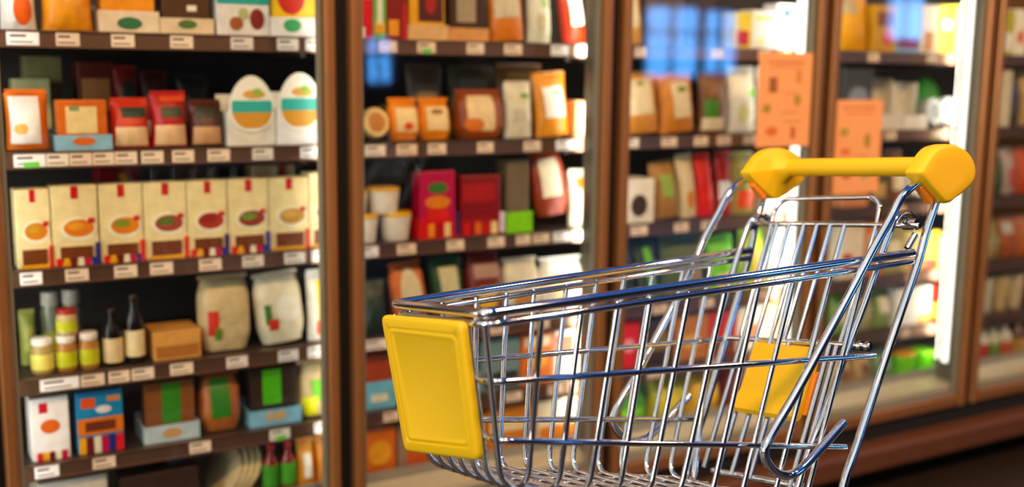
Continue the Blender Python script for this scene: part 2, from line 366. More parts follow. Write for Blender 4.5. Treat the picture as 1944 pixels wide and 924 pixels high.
        L = MB(); L.lathe([(r_ * .42, h * .9), (r_ * .45, h * .905), (r_ * .45, h * .99), (r_ * .4, h)], (0, 0, 0), mat(goods(lid or '2a1a12'), .4, var=.28, scale=45), 16); parts.append(('cap', L))
        for p_ in prints:
            L = MB(); L.lathe([(r_ * .985, h * (p_[1] - p_[2] / 2)), (r_ * .985, h * (p_[1] + p_[2] / 2))], (0, 0, 0), mat(goods(p_[3]), .5, var=.28, scale=45), 24); parts.append(('label', L))
    elif kind in ('wheel', 'disc'):
        r_ = (w + h) / 4 if kind == 'wheel' else h / 2; h = 2 * r_
        sxx = w / (2 * r_); rot = (-.2, 0, 0) if kind == 'wheel' else (0, .5, .3)
        loc = (X, Y + (.0 if kind == 'wheel' else r_ + .01), zb + .001 + d * .22)
        prof = [(r_ * .9, 0), (r_ * .98, d * .15), (r_, d * .5), (r_ * .98, d * .85), (r_ * .9, d)]
        mb.lathe(prof, (0, 0, r_), body, 32, 'y' if kind == 'wheel' else 'x')
        if kind == 'wheel': mb.v = [(x * sxx, y, zz) for x, y, zz in mb.v]
        for p_ in prints:
            L = MB(); L.prism([(x * sxx, zz) for x, zz in ell(0, r_, r_ * .62, r_ * .62, 28)], -.0015, .001, mat(goods(p_[1]), .45, var=.28, scale=45)); parts.append(('label', L))
    o = mb.build(name, loc=loc, rot=rot); tag(o, lab, cat, group)
    for nm, q in parts: q.build(nm, o)
    TOPS[(door, shelf, kind, X)] = zb + h
    chk(lab)
    if kind == 'tray' and fill:
        pb = MB(); pw, ph = w - .014, h - .008
        pb.box(-pw / 2, pw / 2, 0, d * .5, 0, ph, mat(goods(fill), .4, var=.28, scale=45), .003); pp = flat_prints(None, pb, fillprint, pw, ph, 0)
        q = pb.build('food_pack', loc=(X, Y + .008, zb + .0056), rot=(-.02, 0, 0)); l2 = inner + ' in the ' + label.split(' with ')[0] + ', ' + where
        tag(q, l2, 'pack'); chk(l2)
        for nm, g in pp: g.build(nm, q)
    return o
def H_of_on(kind, h, zb, z0): return max(.045, h - (zb - z0))
def chk(l):
    n = len(l.replace(',', ' ').split())
    if n > 16 or n < 4: print('LABEL LENGTH', n, l)
    if l in USED: print('LABEL TWICE', l)
    USED[l] = 1
P(0,1,'pouch',0.285,0.0697,0.1253,'white snack bag printed with an orange shape','bag','f4efe6',[('o', 0.6, 0.32, 0.55, 0.5, 'e8701c')], d=0.06, dy=0.022)
P(0,1,'pouch',0.3819,0.1039,0.1198,'clear bag of orange yellow pasta','bag','e8a21c',[('r', 0.5, 0.8, 0.7, 0.3, 'f3dfae')], d=0.07, dy=0.022)
P(0,1,'tray',0.5026,0.1247,0.1316,'cream cut-front tray with green oval holding orange packs','display tray','e9d8bc',[('o', 0.5, 0.16, 0.42, 0.2, '3f7a52', 'logo')], d=0.12, front=0.36, fill='e8a02a', dy=0.022)
P(0,1,'tray',0.6258,0.1174,0.1325,'low cream tray with green oval holding a dark brown pack','display tray','e4d0b0',[('o', 0.5, 0.17, 0.36, 0.15, '5b7c45', 'logo')], d=0.12, front=0.27, fill='5a3a1a', fillprint=[('r', 0.62, 0.42, 0.2, 0.1, 'f2e6d0')], dy=0.022)
P(0,1,'carton',0.7517,0.1201,0.139,'white carton with teal top band and brown meatball picture','carton','e9e6e0',[('r', 0.5, 0.72, 1, 0.42, '3aaea6'), ('o', 0.36, 0.2, 0.26, 0.22, 'a86a3a'), ('o', 0.76, 0.28, 0.28, 0.34, '8a3326'), ('o', 0.5, 0.36, 0.2, 0.18, 'b9c08a')], d=0.07, dy=0.022)
P(0,1,'tray',0.8769,0.1262,0.1514,'white tray with green oval holding a yellow and red pack','display tray','f7f5ee',[('o', 0.42, 0.18, 0.34, 0.2, '4fae6c', 'logo')], d=0.12, front=0.3, fill='f2c81e', fillprint=[('o', 0.42, 0.62, 0.6, 0.6, 'c83a22')], dy=0.022)
P(0,2,'carton',0.3198,0.0758,0.1493,'pale green clear pack at the back, stacked behind bread packs','pack','b9b98a',[('r', 0.5, 0.4, 0.7, 0.5, 'c9d2a0')], d=0.08, dy=0.182)
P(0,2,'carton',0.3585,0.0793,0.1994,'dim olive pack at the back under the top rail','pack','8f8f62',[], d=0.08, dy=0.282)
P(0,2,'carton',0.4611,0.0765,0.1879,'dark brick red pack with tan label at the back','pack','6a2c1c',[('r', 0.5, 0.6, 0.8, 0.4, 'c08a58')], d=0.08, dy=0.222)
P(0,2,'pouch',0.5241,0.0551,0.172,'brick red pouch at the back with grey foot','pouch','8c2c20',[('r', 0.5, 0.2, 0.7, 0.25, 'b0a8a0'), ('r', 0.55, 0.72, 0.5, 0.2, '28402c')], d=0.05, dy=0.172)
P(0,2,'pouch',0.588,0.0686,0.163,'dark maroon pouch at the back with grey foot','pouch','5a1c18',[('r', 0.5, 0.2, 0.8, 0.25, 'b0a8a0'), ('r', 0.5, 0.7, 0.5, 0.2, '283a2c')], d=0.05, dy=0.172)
P(0,2,'pouch',0.6784,0.0784,0.1513,'nearly black pouch at the back','pouch','2a1c16',[('r', 0.5, 0.5, 0.6, 0.3, '4a3020')], d=0.05, dy=0.172)
P(0,2,'pouch',0.2923,0.0853,0.1188,'orange bread pack with big white label','bread pack','e0822a',[('r', 0.42, 0.52, 0.7, 0.84, 'fbf6ea', 'label'), ('o', 0.3, 0.36, 0.32, 0.2, 'f0b860')], d=0.08, dy=0.022)
P(0,2,'tray',0.3984,0.1149,0.1097,'light blue tray holding an orange pack with cream label','display tray','9cc9de',[('o', 0.5, 0.18, 0.4, 0.16, 'e08030', 'picture')], d=0.1, front=0.3, fill='d8781e', fillprint=[('r', 0.48, 0.58, 0.62, 0.56, 'f4d9a2'), ('r', 0.34, 0.82, 0.2, 0.1, '8fa07a')], dy=0.022)
P(0,2,'pouch',0.4997,0.0836,0.1013,'orange red pouch with dark picture and cream foot','pouch','d04a22',[('r', 0.58, 0.76, 0.66, 0.22, '27381f'), ('r', 0.5, 0.24, 0.84, 0.4, 'e8c9a0')], d=0.06, dy=0.022)
P(0,2,'pouch',0.5838,0.0807,0.1159,'crimson red pouch with orange torn top','pouch','b81f1c',[('r', 0.55, 0.66, 0.6, 0.2, '33401f'), ('r', 0.5, 0.22, 0.86, 0.38, 'e6c39a'), ('r', 0.6, 0.92, 0.7, 0.12, 'd9602a')], d=0.06, dy=0.022)
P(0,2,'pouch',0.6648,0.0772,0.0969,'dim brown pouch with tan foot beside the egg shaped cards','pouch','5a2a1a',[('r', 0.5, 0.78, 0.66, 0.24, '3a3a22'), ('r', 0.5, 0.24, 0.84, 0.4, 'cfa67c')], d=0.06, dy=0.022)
P(0,2,'egg',0.766,0.1136,0.161,'shaded egg shaped card in a white carton with teal band','carton','ece6da',[], d=0.1, dy=0.022)  # same carton as the next, shade painted in as a greyer white
P(0,2,'egg',0.8823,0.1137,0.1691,'brightly lit egg shaped card in a white carton with teal band','carton','ffffff',[], d=0.1, dy=0.022)  # bright light painted in as a pure white body
P(0,3,'carton',0.2881,0.0691,0.169,'cream pasta carton with red tab and bowl picture','carton','f2dfae',[('r', 0.5, 0.92, 0.16, 0.16, 'c8202a'), ('o', 0.56, 0.46, 0.78, 0.3, 'f7ecd0'), ('o', 0.57, 0.47, 0.66, 0.22, 'd8902a'), ('o', 0.5, 0.5, 0.4, 0.1, 'c9a040'), ('r', 0.84, 0.56, 0.14, 0.06, 'c8302a'), ('r', 0.5, 0.14, 0.7, 0.2, '7a4418', 'window'), ('r', 0.5, 0.025, 0.8, 0.05, 'e8b02a'), ('r', 0.96, 0.14, 0.08, 0.28, 'e2231a')], group='cream pasta cartons in a row', d=0.06, seq=True, dy=0.022)
P(0,3,'carton',0.3719,0.094,0.1732,'cream pasta carton with red tab and bowl picture','carton','f2dfae',[('r', 0.5, 0.92, 0.16, 0.16, 'c8202a'), ('o', 0.56, 0.46, 0.78, 0.3, 'f7ecd0'), ('o', 0.57, 0.47, 0.66, 0.22, 'e0861a'), ('o', 0.5, 0.5, 0.4, 0.1, 'e8a840'), ('r', 0.84, 0.56, 0.14, 0.06, 'c8302a'), ('r', 0.5, 0.14, 0.7, 0.2, '7a4418', 'window'), ('r', 0.5, 0.025, 0.8, 0.05, 'e8b02a'), ('r', 0.11666666666666667, 0.05, 0.12266666666666666, 0.1, 'e2231a'), ('r', 0.26999999999999996, 0.05, 0.12266666666666666, 0.1, 'f0b92c'), ('r', 0.4233333333333333, 0.05, 0.12266666666666666, 0.1, '7a1f1f'), ('r', 0.5766666666666667, 0.05, 0.12266666666666666, 0.1, 'f4e9d0'), ('r', 0.73, 0.05, 0.12266666666666666, 0.1, 'c2185b'), ('r', 0.8833333333333333, 0.05, 0.12266666666666666, 0.1, '2d3a8c'), ('r', 0.955, 0.14, 0.09, 0.28, '3a3a8a')], group='cream pasta cartons in a row', d=0.06, seq=True, dy=0.022)
P(0,3,'carton',0.4679,0.0912,0.1725,'cream pasta carton with red tab and bowl picture','carton','f2dfae',[('r', 0.5, 0.92, 0.16, 0.16, 'c8202a'), ('o', 0.56, 0.46, 0.78, 0.3, 'f7ecd0'), ('o', 0.57, 0.47, 0.66, 0.22, 'e0861a'), ('o', 0.5, 0.5, 0.4, 0.1, '8a9a3a'), ('r', 0.84, 0.56, 0.14, 0.06, 'c8302a'), ('r', 0.5, 0.14, 0.7, 0.2, '7a4418', 'window'), ('r', 0.5, 0.025, 0.8, 0.05, 'e8b02a'), ('r', 0.11666666666666667, 0.05, 0.12266666666666666, 0.1, 'e2231a'), ('r', 0.26999999999999996, 0.05, 0.12266666666666666, 0.1, 'f0b92c'), ('r', 0.4233333333333333, 0.05, 0.12266666666666666, 0.1, '7a1f1f'), ('r', 0.5766666666666667, 0.05, 0.12266666666666666, 0.1, 'f4e9d0'), ('r', 0.73, 0.05, 0.12266666666666666, 0.1, 'c2185b'), ('r', 0.8833333333333333, 0.05, 0.12266666666666666, 0.1, '2d3a8c'), ('r', 0.955, 0.14, 0.09, 0.28, 'e2231a')], group='cream pasta cartons in a row', d=0.06, seq=True, dy=0.022)
P(0,3,'carton',0.5628,0.0939,0.172,'cream pasta carton with red tab and bowl picture','carton','f2dfae',[('r', 0.5, 0.92, 0.16, 0.16, 'c8202a'), ('o', 0.56, 0.46, 0.78, 0.3, 'f7ecd0'), ('o', 0.57, 0.47, 0.66, 0.22, 'a8563a'), ('o', 0.5, 0.5, 0.4, 0.1, '5f7a30'), ('r', 0.84, 0.56, 0.14, 0.06, 'c8302a'), ('r', 0.5, 0.14, 0.7, 0.2, '7a4418', 'window'), ('r', 0.5, 0.025, 0.8, 0.05, 'e8b02a'), ('r', 0.96, 0.14, 0.08, 0.28, 'e2231a')], group='cream pasta cartons in a row', d=0.06, seq=True, dy=0.022)
P(0,3,'carton',0.6569,0.0903,0.1717,'cream pasta carton with red tab and bowl picture','carton','f2dfae',[('r', 0.5, 0.92, 0.16, 0.16, 'c8202a'), ('o', 0.56, 0.46, 0.78, 0.3, 'f7ecd0'), ('o', 0.57, 0.47, 0.66, 0.22, 'b0462a'), ('o', 0.5, 0.5, 0.4, 0.1, '9a2f22'), ('r', 0.84, 0.56, 0.14, 0.06, 'c8302a'), ('r', 0.5, 0.14, 0.7, 0.2, '7a4418', 'window'), ('r', 0.5, 0.025, 0.8, 0.05, 'e8b02a'), ('r', 0.11666666666666667, 0.05, 0.12266666666666666, 0.1, 'e2231a'), ('r', 0.26999999999999996, 0.05, 0.12266666666666666, 0.1, 'f0b92c'), ('r', 0.4233333333333333, 0.05, 0.12266666666666666, 0.1, '7a1f1f'), ('r', 0.5766666666666667, 0.05, 0.12266666666666666, 0.1, 'f4e9d0'), ('r', 0.73, 0.05, 0.12266666666666666, 0.1, 'c2185b'), ('r', 0.8833333333333333, 0.05, 0.12266666666666666, 0.1, '2d3a8c'), ('r', 0.955, 0.14, 0.09, 0.28, '3a2a7a')], group='cream pasta cartons in a row', d=0.06, seq=True, dy=0.022)
P(0,3,'carton',0.752,0.0948,0.1715,'cream pasta carton with red tab and bowl picture','carton','f2dfae',[('r', 0.5, 0.92, 0.16, 0.16, 'c8202a'), ('o', 0.56, 0.46, 0.78, 0.3, 'f7ecd0'), ('o', 0.57, 0.47, 0.66, 0.22, '9a4632'), ('o', 0.5, 0.5, 0.4, 0.1, '7a9a40'), ('r', 0.84, 0.56, 0.14, 0.06, 'c8302a'), ('r', 0.5, 0.14, 0.7, 0.2, '7a4418', 'window'), ('r', 0.5, 0.025, 0.8, 0.05, 'e8b02a'), ('r', 0.11666666666666667, 0.05, 0.12266666666666666, 0.1, 'e2231a'), ('r', 0.26999999999999996, 0.05, 0.12266666666666666, 0.1, 'f0b92c'), ('r', 0.4233333333333333, 0.05, 0.12266666666666666, 0.1, '7a1f1f'), ('r', 0.5766666666666667, 0.05, 0.12266666666666666, 0.1, 'f4e9d0'), ('r', 0.73, 0.05, 0.12266666666666666, 0.1, 'c2185b'), ('r', 0.8833333333333333, 0.05, 0.12266666666666666, 0.1, '2d3a8c'), ('r', 0.955, 0.14, 0.09, 0.28, '3a3a9a')], group='cream pasta cartons in a row', d=0.06, seq=True, dy=0.022)
P(0,3,'carton',0.8499,0.0959,0.1713,'cream pasta carton with red tab and bowl picture','carton','f2dfae',[('r', 0.5, 0.92, 0.16, 0.16, 'c8202a'), ('o', 0.56, 0.46, 0.78, 0.3, 'f7ecd0'), ('o', 0.57, 0.47, 0.66, 0.22, 'c09a52'), ('o', 0.5, 0.5, 0.4, 0.1, 'd8b060'), ('r', 0.84, 0.56, 0.14, 0.06, 'c8302a'), ('r', 0.5, 0.14, 0.7, 0.2, '7a4418', 'window'), ('r', 0.5, 0.025, 0.8, 0.05, 'e8b02a'), ('r', 0.96, 0.14, 0.08, 0.28, 'e2231a')], group='cream pasta cartons in a row', d=0.06, seq=True, dy=0.022)
P(0,3,'carton',0.9355,0.0696,0.1805,'cream pasta carton with red tab and bowl picture','carton','f2dfae',[('r', 0.5, 0.92, 0.16, 0.16, 'c8202a'), ('o', 0.56, 0.46, 0.78, 0.3, 'f7ecd0'), ('o', 0.57, 0.47, 0.66, 0.22, 'b86a3a'), ('o', 0.5, 0.5, 0.4, 0.1, '7a9a40'), ('r', 0.84, 0.56, 0.14, 0.06, 'c8302a'), ('r', 0.5, 0.14, 0.7, 0.2, '7a4418', 'window'), ('r', 0.5, 0.025, 0.8, 0.05, 'e8b02a'), ('r', 0.96, 0.14, 0.08, 0.28, 'e2231a')], group='cream pasta cartons in a row', d=0.06, seq=True, dy=0.022)
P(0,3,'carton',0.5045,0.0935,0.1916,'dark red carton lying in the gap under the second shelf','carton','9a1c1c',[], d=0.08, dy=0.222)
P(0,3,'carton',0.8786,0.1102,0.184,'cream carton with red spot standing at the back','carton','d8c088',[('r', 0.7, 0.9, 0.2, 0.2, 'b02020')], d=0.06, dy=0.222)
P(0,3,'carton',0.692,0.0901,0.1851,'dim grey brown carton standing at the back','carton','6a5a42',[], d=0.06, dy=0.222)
P(0,4,'jar',0.2936,0.0485,0.079,'jar with yellow and white label, nearest the left door frame','jar','b9a56a',[('band', 0.5, 0.6, 'ece27a')], lid='f2ede2', d=0, dy=0.022)
P(0,4,'jar',0.3428,0.0452,0.0792,'jar with lime label and white lid, under the stacked jar','jar','b88a4a',[('band', 0.5, 0.6, 'cbd22a')], lid='f0e8e0', d=0, dy=0.022)
P(0,4,'jar',0.3897,0.0439,0.081,'jar with lime label and pale lid beside the dark bottles','jar','b88a4a',[('band', 0.5, 0.6, 'cbd22a')], lid='efe4da', d=0, dy=0.022)
P(0,4,'jar',0.3464,0.0452,0.1398,'jar with red rim and lime label stacked on another jar','jar','c8b88a',[('band', 0.5, 0.55, 'cbd22a')], lid='b03a2a', d=0, on=1, dy=0.022)
P(0,4,'jar',0.329,0.0422,0.1567,'clear glass jar with grey lid standing at the back','jar','9aa08a',[('band', 0.4, 0.4, 'b8c03a')], lid='c9c9c0', d=0, dy=0.142)
P(0,4,'jar',0.3751,0.0452,0.1573,'clear glass jar with pale lid standing behind the stacked jar','jar','a8a090',[('band', 0.4, 0.4, 'a03a2a')], lid='c9c9c0', d=0, dy=0.142)
P(0,4,'pouch',0.2758,0.0343,0.1169,'pale green bag leaning at the case end','bag','a8b060',[('r', 0.7, 0.2, 0.3, 0.3, 'd8382a')], d=0.05, dy=0.102)
P(0,4,'bottle',0.4408,0.0448,0.1302,'shorter dark bottle with cream label','bottle','1c120c',[('band', 0.28, 0.42, 'e6d2a6')], d=0, dy=0.022)
P(0,4,'bottle',0.4884,0.0445,0.1566,'taller dark bottle with cream label','bottle','1c120c',[('band', 0.3, 0.38, 'f0dcb0')], d=0, dy=0.022)
P(0,4,'carton',0.5786,0.1068,0.067,'low tan carton pack between bottles and pasta bag','pack','d8a460',[('r', 0.5, 0.3, 0.9, 0.4, 'b07a3c')], d=0.1, dy=0.022)
P(0,4,'pouch',0.6985,0.1242,0.1701,'clear bag of beige noodles with red print','bag','d2c096',[('r', 0.22, 0.4, 0.2, 0.34, 'c8442a'), ('o', 0.58, 0.55, 0.5, 0.34, 'c9b98e'), ('r', 0.3, 0.25, 0.12, 0.16, '5f8a30')], d=0.08, sh=0.5, dy=0.022)
P(0,4,'pouch',0.8373,0.1184,0.1629,'tilted white bag with green and red print','bag','e4ddc4',[('r', 0.2, 0.45, 0.14, 0.3, '4c7c34'), ('o', 0.6, 0.5, 0.5, 0.4, 'f0eada'), ('r', 0.28, 0.3, 0.2, 0.16, 'c84a30')], tilt=-0.084, d=0.07, sh=0.5, dy=0.022)
P(0,4,'pouch',0.9326,0.0682,0.1669,'white bag with a bright yellow arched panel','bag','f3efe0',[('r', 0.55, 0.6, 0.5, 0.6, 'f0dc1e'), ('r', 0.5, 0.2, 0.5, 0.2, 'e8702a')], d=0.05, dy=0.022)
P(0,5,'carton',0.2987,0.0791,0.142,'white carton with red logo and orange food picture','carton','f7f6f2',[('r', 0.34, 0.84, 0.22, 0.16, 'c8283a'), ('o', 0.5, 0.54, 0.5, 0.22, 'd9772a'), ('r', 0.2, 0.07, 0.14, 0.13, 'e2231a'), ('r', 0.36, 0.07, 0.14, 0.13, 'f0b92c'), ('r', 0.52, 0.07, 0.14, 0.13, '7a1f1f'), ('r', 0.6799999999999999, 0.07, 0.14, 0.13, 'f4e9d0'), ('r', 0.8400000000000001, 0.07, 0.14, 0.13, 'c2185b')], d=0.07, dy=0.022)
P(0,5,'carton',0.4028,0.0982,0.142,'blue carton with orange pieces and brown window','carton','2a93c4',[('r', 0.25, 0.82, 0.3, 0.16, 'e0682a'), ('r', 0.8, 0.86, 0.28, 0.08, 'd09040'), ('o', 0.58, 0.7, 0.34, 0.12, 'e8e8e8'), ('r', 0.5, 0.44, 0.98, 0.26, 'e08a34'), ('r', 0.5, 0.44, 0.66, 0.16, '7a3a12', 'window'), ('r', 0.1, 0.14, 0.15, 0.26, 'f0b92c'), ('r', 0.26, 0.14, 0.15, 0.26, '7a1f1f'), ('r', 0.42000000000000004, 0.14, 0.15, 0.26, 'f4e9d0'), ('r', 0.58, 0.14, 0.15, 0.26, 'c2185b'), ('r', 0.74, 0.14, 0.15, 0.26, '2d3a8c'), ('r', 0.9, 0.14, 0.15, 0.26, 'e2231a')], d=0.07, dy=0.022)
P(0,5,'tray',0.559,0.1261,0.142,'grey blue tray holding a sausage pack with dark green label','display tray','b9cdd2',[('o', 0.5, 0.14, 0.36, 0.16, 'c9a070', 'picture')], d=0.1, front=0.28, fill='8a5a30', fillprint=[('r', 0.52, 0.62, 0.38, 0.7, '3f8a22')], dy=0.022)
P(0,5,'pouch',0.6794,0.0998,0.132,'brown sausage pack with dark green label, no tray','sausage pack','b0703a',[('r', 0.45, 0.6, 0.46, 0.7, '3a8424', 'label')], d=0.07, sh=0.4, dy=0.022)
P(0,5,'tray',0.8062,0.1274,0.142,'blue tray holding a dark pack with bright green label','display tray','8fc3da',[('r', 0.5, 0.16, 0.36, 0.14, 'd0b48a', 'picture')], d=0.1, front=0.28, fill='3a2a1c', fillprint=[('r', 0.45, 0.66, 0.4, 0.64, '5fc020')], dy=0.022)
P(0,5,'pouch',0.9178,0.0919,0.132,'beige pack with lime label in yellow tray at the right end','pack','d8c49a',[('r', 0.6, 0.5, 0.6, 0.4, '7fd020', 'label'), ('r', 0.25, 0.2, 0.4, 0.4, 'f0e81c')], d=0.07, sh=0.4, dy=0.022)
P(0,6,'carton',0.3389,0.1442,0.133,'pale grey carton lying under the fifth shelf','pack','d8d6cc',[('r', 0.3, 0.6, 0.2, 0.3, 'b03a2a')], d=0.16, dy=0.022)
P(0,6,'carton',0.5273,0.1761,0.1148,'dark brown pack on the case deck','pack','3a2618',[], d=0.16, dy=0.022)
P(0,6,'disc',0.6648,0.0829,0.1289,'round flat bread pack leaning in a stack','bread pack','d8c8a0',[], group='leaning flat bread packs', d=0.012, seq=True, dy=0.022)
P(0,6,'disc',0.68,0.0833,0.133,'round flat bread pack leaning in a stack','bread pack','d8c8a0',[], group='leaning flat bread packs', d=0.012, seq=True, dy=0.022)
P(0,6,'disc',0.6954,0.0838,0.133,'round flat bread pack leaning in a stack','bread pack','d8c8a0',[], group='leaning flat bread packs', d=0.012, seq=True, dy=0.022)
P(0,6,'disc',0.7108,0.0843,0.133,'round flat bread pack leaning in a stack','bread pack','d8c8a0',[], group='leaning flat bread packs', d=0.012, seq=True, dy=0.022)
P(0,6,'bottle',0.7957,0.0409,0.133,'red capped bottle with green label, left of the pair','bottle','8a1f14',[('band', 0.4, 0.42, '4a9a2a')], lid='c8321e', d=0, dy=0.022)
P(0,6,'bottle',0.8395,0.0413,0.133,'red capped bottle with green label, right of the pair','bottle','8a1f14',[('band', 0.4, 0.42, '58aa2c')], lid='d03a20', d=0, dy=0.022)
P(0,6,'pouch',0.8861,0.0478,0.123,'orange and white tube pack beside the red capped bottles','pack','e0a038',[('r', 0.5, 0.5, 0.4, 0.5, 'f4efe0')], d=0.05, dy=0.022)
P(0,6,'pouch',0.9366,0.0491,0.123,'orange and white tube pack at the case end','pack','d8963a',[('r', 0.5, 0.5, 0.4, 0.5, 'f4efe0')], d=0.05, dy=0.022)
P(1,1,'carton',1.0504,0.0351,0.1423,'red carton with yellow top and white foot','carton','d8283a',[('r', 0.5, 0.82, 0.9, 0.3, 'f2d21e'), ('r', 0.2, 0.1, 0.4, 0.2, 'f6f2e8')], d=0.07, dy=0.022)
P(1,1,'carton',1.0862,0.0325,0.144,'green and white striped carton','carton','7fc06a',[('r', 0.5, 0.2, 0.8, 0.2, 'f0b92c'), ('r', 0.5, 0.5, 0.4, 0.5, 'e9f0d8')], d=0.07, dy=0.022)
P(1,1,'carton',1.131,0.053,0.1462,'dark red carton with yellow and red foot','carton','8c2418',[('r', 0.35, 0.2, 0.5, 0.26, 'f0a81e'), ('r', 0.9, 0.3, 0.18, 0.6, 'd01c3a')], d=0.07, dy=0.022)
P(1,1,'tray',1.2174,0.1114,0.1505,'cream tray holding a yellow edged dark red carton','display tray','e2bf8c',[], d=0.1, front=0.26, fill='f0b41e', fillprint=[('r', 0.6, 0.62, 0.7, 0.66, '5a1a10'), ('o', 0.6, 0.62, 0.3, 0.4, 'b03020')], dy=0.022)
P(1,1,'tray',1.332,0.1121,0.1563,'tan tray holding a tilted dark brown pack','display tray','d8a56c',[], d=0.1, front=0.22, fill='4a2c18', fillprint=[('r', 0.45, 0.62, 0.55, 0.66, 'a89a80')], dy=0.022)
P(1,1,'pouch',1.458,0.1046,0.1622,'orange pouch with big grey label, leaning left','pouch','d88a34',[('r', 0.45, 0.66, 0.72, 0.6, 'c9bfa4', 'label')], tilt=-0.06, d=0.06, dy=0.022)
P(1,1,'pouch',1.5557,0.0715,0.154,'white pouch with pale green print','pouch','dfe0cc',[('r', 0.6, 0.7, 0.3, 0.2, 'a9c07a'), ('o', 0.4, 0.35, 0.4, 0.3, 'd0c8a0')], d=0.06, dy=0.022)
P(1,1,'pouch',1.6657,0.0744,0.1724,'red orange pouch with white label leaning right','pouch','d84a1c',[('r', 0.58, 0.6, 0.6, 0.7, 'f2ecd8', 'label')], tilt=-0.12, d=0.05, dy=0.022)
P(1,2,'egg',1.0077,0.068,0.1552,'egg shaped card in a carton half hidden by the post','carton','ffffff',[], d=0.1, dy=0.022)
P(1,2,'wheel',1.0796,0.0719,0.0842,'round cream cheese wheel pack','cheese','e9cf98',[('disc', 'c98a4a')], d=0.05, dy=0.022)
P(1,2,'pouch',1.1586,0.0821,0.0991,'orange rounded cheese pack with cream label, left of the pair','cheese','f0921a',[('r', 0.52, 0.52, 0.7, 0.6, 'f5d7a8', 'label'), ('o', 0.55, 0.36, 0.3, 0.2, 'd8502a')], d=0.06, sh=0.25, dy=0.022)
P(1,2,'pouch',1.2452,0.0872,0.0987,'orange rounded cheese pack with cream label, right of the pair','cheese','f0951c',[('r', 0.5, 0.55, 0.66, 0.6, 'f6d9ac', 'label'), ('o', 0.5, 0.72, 0.4, 0.14, 'a0742a')], d=0.06, sh=0.25, dy=0.022)
P(1,2,'pouch',1.3784,0.143,0.1195,'brown tray pack with tilted cream label','pack','9a5220',[('r', 0.45, 0.55, 0.56, 0.76, 'e6cfa4', 'label'), ('o', 0.3, 0.3, 0.4, 0.3, 'd8853a')], d=0.07, sh=0.4, dy=0.022)
P(1,2,'pouch',1.4946,0.0835,0.1413,'silver white pouch with green corner mark','pouch','dcd5bf',[('r', 0.5, 0.72, 0.9, 0.2, 'd8cfae'), ('o', 0.66, 0.78, 0.36, 0.12, '7fa04a'), ('r', 0.4, 0.42, 0.5, 0.26, 'c9c0a8')], d=0.06, dy=0.022)
P(1,2,'pouch',1.6038,0.1062,0.1638,'tall orange yellow pouch with white label leaning','pouch','dc9a2a',[('r', 0.5, 0.55, 0.6, 0.5, 'f6f2e2', 'label'), ('o', 0.6, 0.7, 0.2, 0.08, '7fc060')], tilt=-0.072, d=0.06, dy=0.022)
P(1,2,'carton',1.681,0.0443,0.0993,'peach card pack at the right end of the shelf','pack','e9b68a',[('r', 0.7, 0.5, 0.4, 0.9, 'f8f4ea')], d=0.06, dy=0.022)
P(1,2,'pouch',1.2682,0.1067,0.1849,'grey brown clear pouch standing at the back','pouch','6a5a48',[('r', 0.5, 0.6, 0.6, 0.3, '8a7a64')], d=0.05, dy=0.122)
P(1,2,'pouch',1.4087,0.143,0.1808,'dull green brown pouch standing at the back','pouch','5f5a44',[('r', 0.5, 0.7, 0.6, 0.3, '80786a')], d=0.05, dy=0.122)
P(1,2,'pouch',1.5573,0.1503,0.1894,'golden brown pouch standing at the back','pouch','8a6230',[('r', 0.5, 0.8, 0.6, 0.2, 'b08a50')], d=0.05, dy=0.122)
P(1,3,'tub',1.0548,0.0716,0.0691,'white tub with yellow lid, lower left','tub','f4efe4',[], group='yellow lidded tubs', lid='e8b81e', d=0, dy=0.022)
P(1,3,'tub',1.1419,0.0856,0.0695,'white tub with yellow lid, lower right','tub','f4efe4',[], group='yellow lidded tubs', lid='e8b81e', d=0, dy=0.022)
P(1,3,'tub',1.0292,0.0639,0.1331,'white tub with yellow lid, stacked upper left','tub','efe8da',[], group='yellow lidded tubs', lid='e6b41c', d=0, on=1, dy=0.022)
P(1,3,'tub',1.1104,0.0844,0.1346,'white tub with yellow lid, stacked upper right','tub','efe8da',[], group='yellow lidded tubs', lid='e6b41c', d=0, on=1, dy=0.022)
P(1,3,'tray',1.2478,0.1142,0.1743,'striped red tray holding a magenta bag with green oval','display tray','d8201c',[('r', 0.3, 0.12, 0.14, 0.2, 'f0a82c'), ('r', 0.5, 0.12, 0.14, 0.2, 'b01c1c'), ('r', 0.7, 0.12, 0.14, 0.2, 'f0d8a0'), ('r', 0.94, 0.2, 0.1, 0.34, '3a2a6a')], d=0.1, front=0.3, fill='c21a5a', fillprint=[('o', 0.5, 0.74, 0.56, 0.18, '4a8030'), ('o', 0.5, 0.52, 0.7, 0.2, 'e09020'), ('r', 0.5, 0.33, 0.6, 0.2, 'd83a2a')], dy=0.022)
P(1,3,'tray',1.374,0.132,0.1587,'striped tray holding a dark red carton','display tray','9c1c16',[('r', 0.15, 0.12, 0.1, 0.2, 'e01c1c'), ('r', 0.4, 0.12, 0.14, 0.2, 'e07a2c'), ('r', 0.58, 0.12, 0.14, 0.2, 'c01c1c'), ('r', 0.76, 0.12, 0.14, 0.2, 'f0d8a0'), ('r', 0.94, 0.2, 0.1, 0.34, 'e8d8e8')], d=0.1, front=0.3, fill='8c1414', fillprint=[('r', 0.45, 0.7, 0.8, 0.3, 'b0201a')], dy=0.022)
P(1,3,'tray',1.4866,0.081,0.1959,'lime green low tray holding a leaning grey brown board','display tray','8fd81e',[], d=0.12, front=0.28, fill='7a6a54', dy=0.022)
P(1,3,'pouch',1.6046,0.1055,0.1727,'brown red pouch with white label leaning back','pouch','a0482a',[('r', 0.45, 0.6, 0.56, 0.6, 'e8e0c8', 'label')], tilt=-0.12, d=0.06, sh=0.4, z=0.03, dy=0.022)
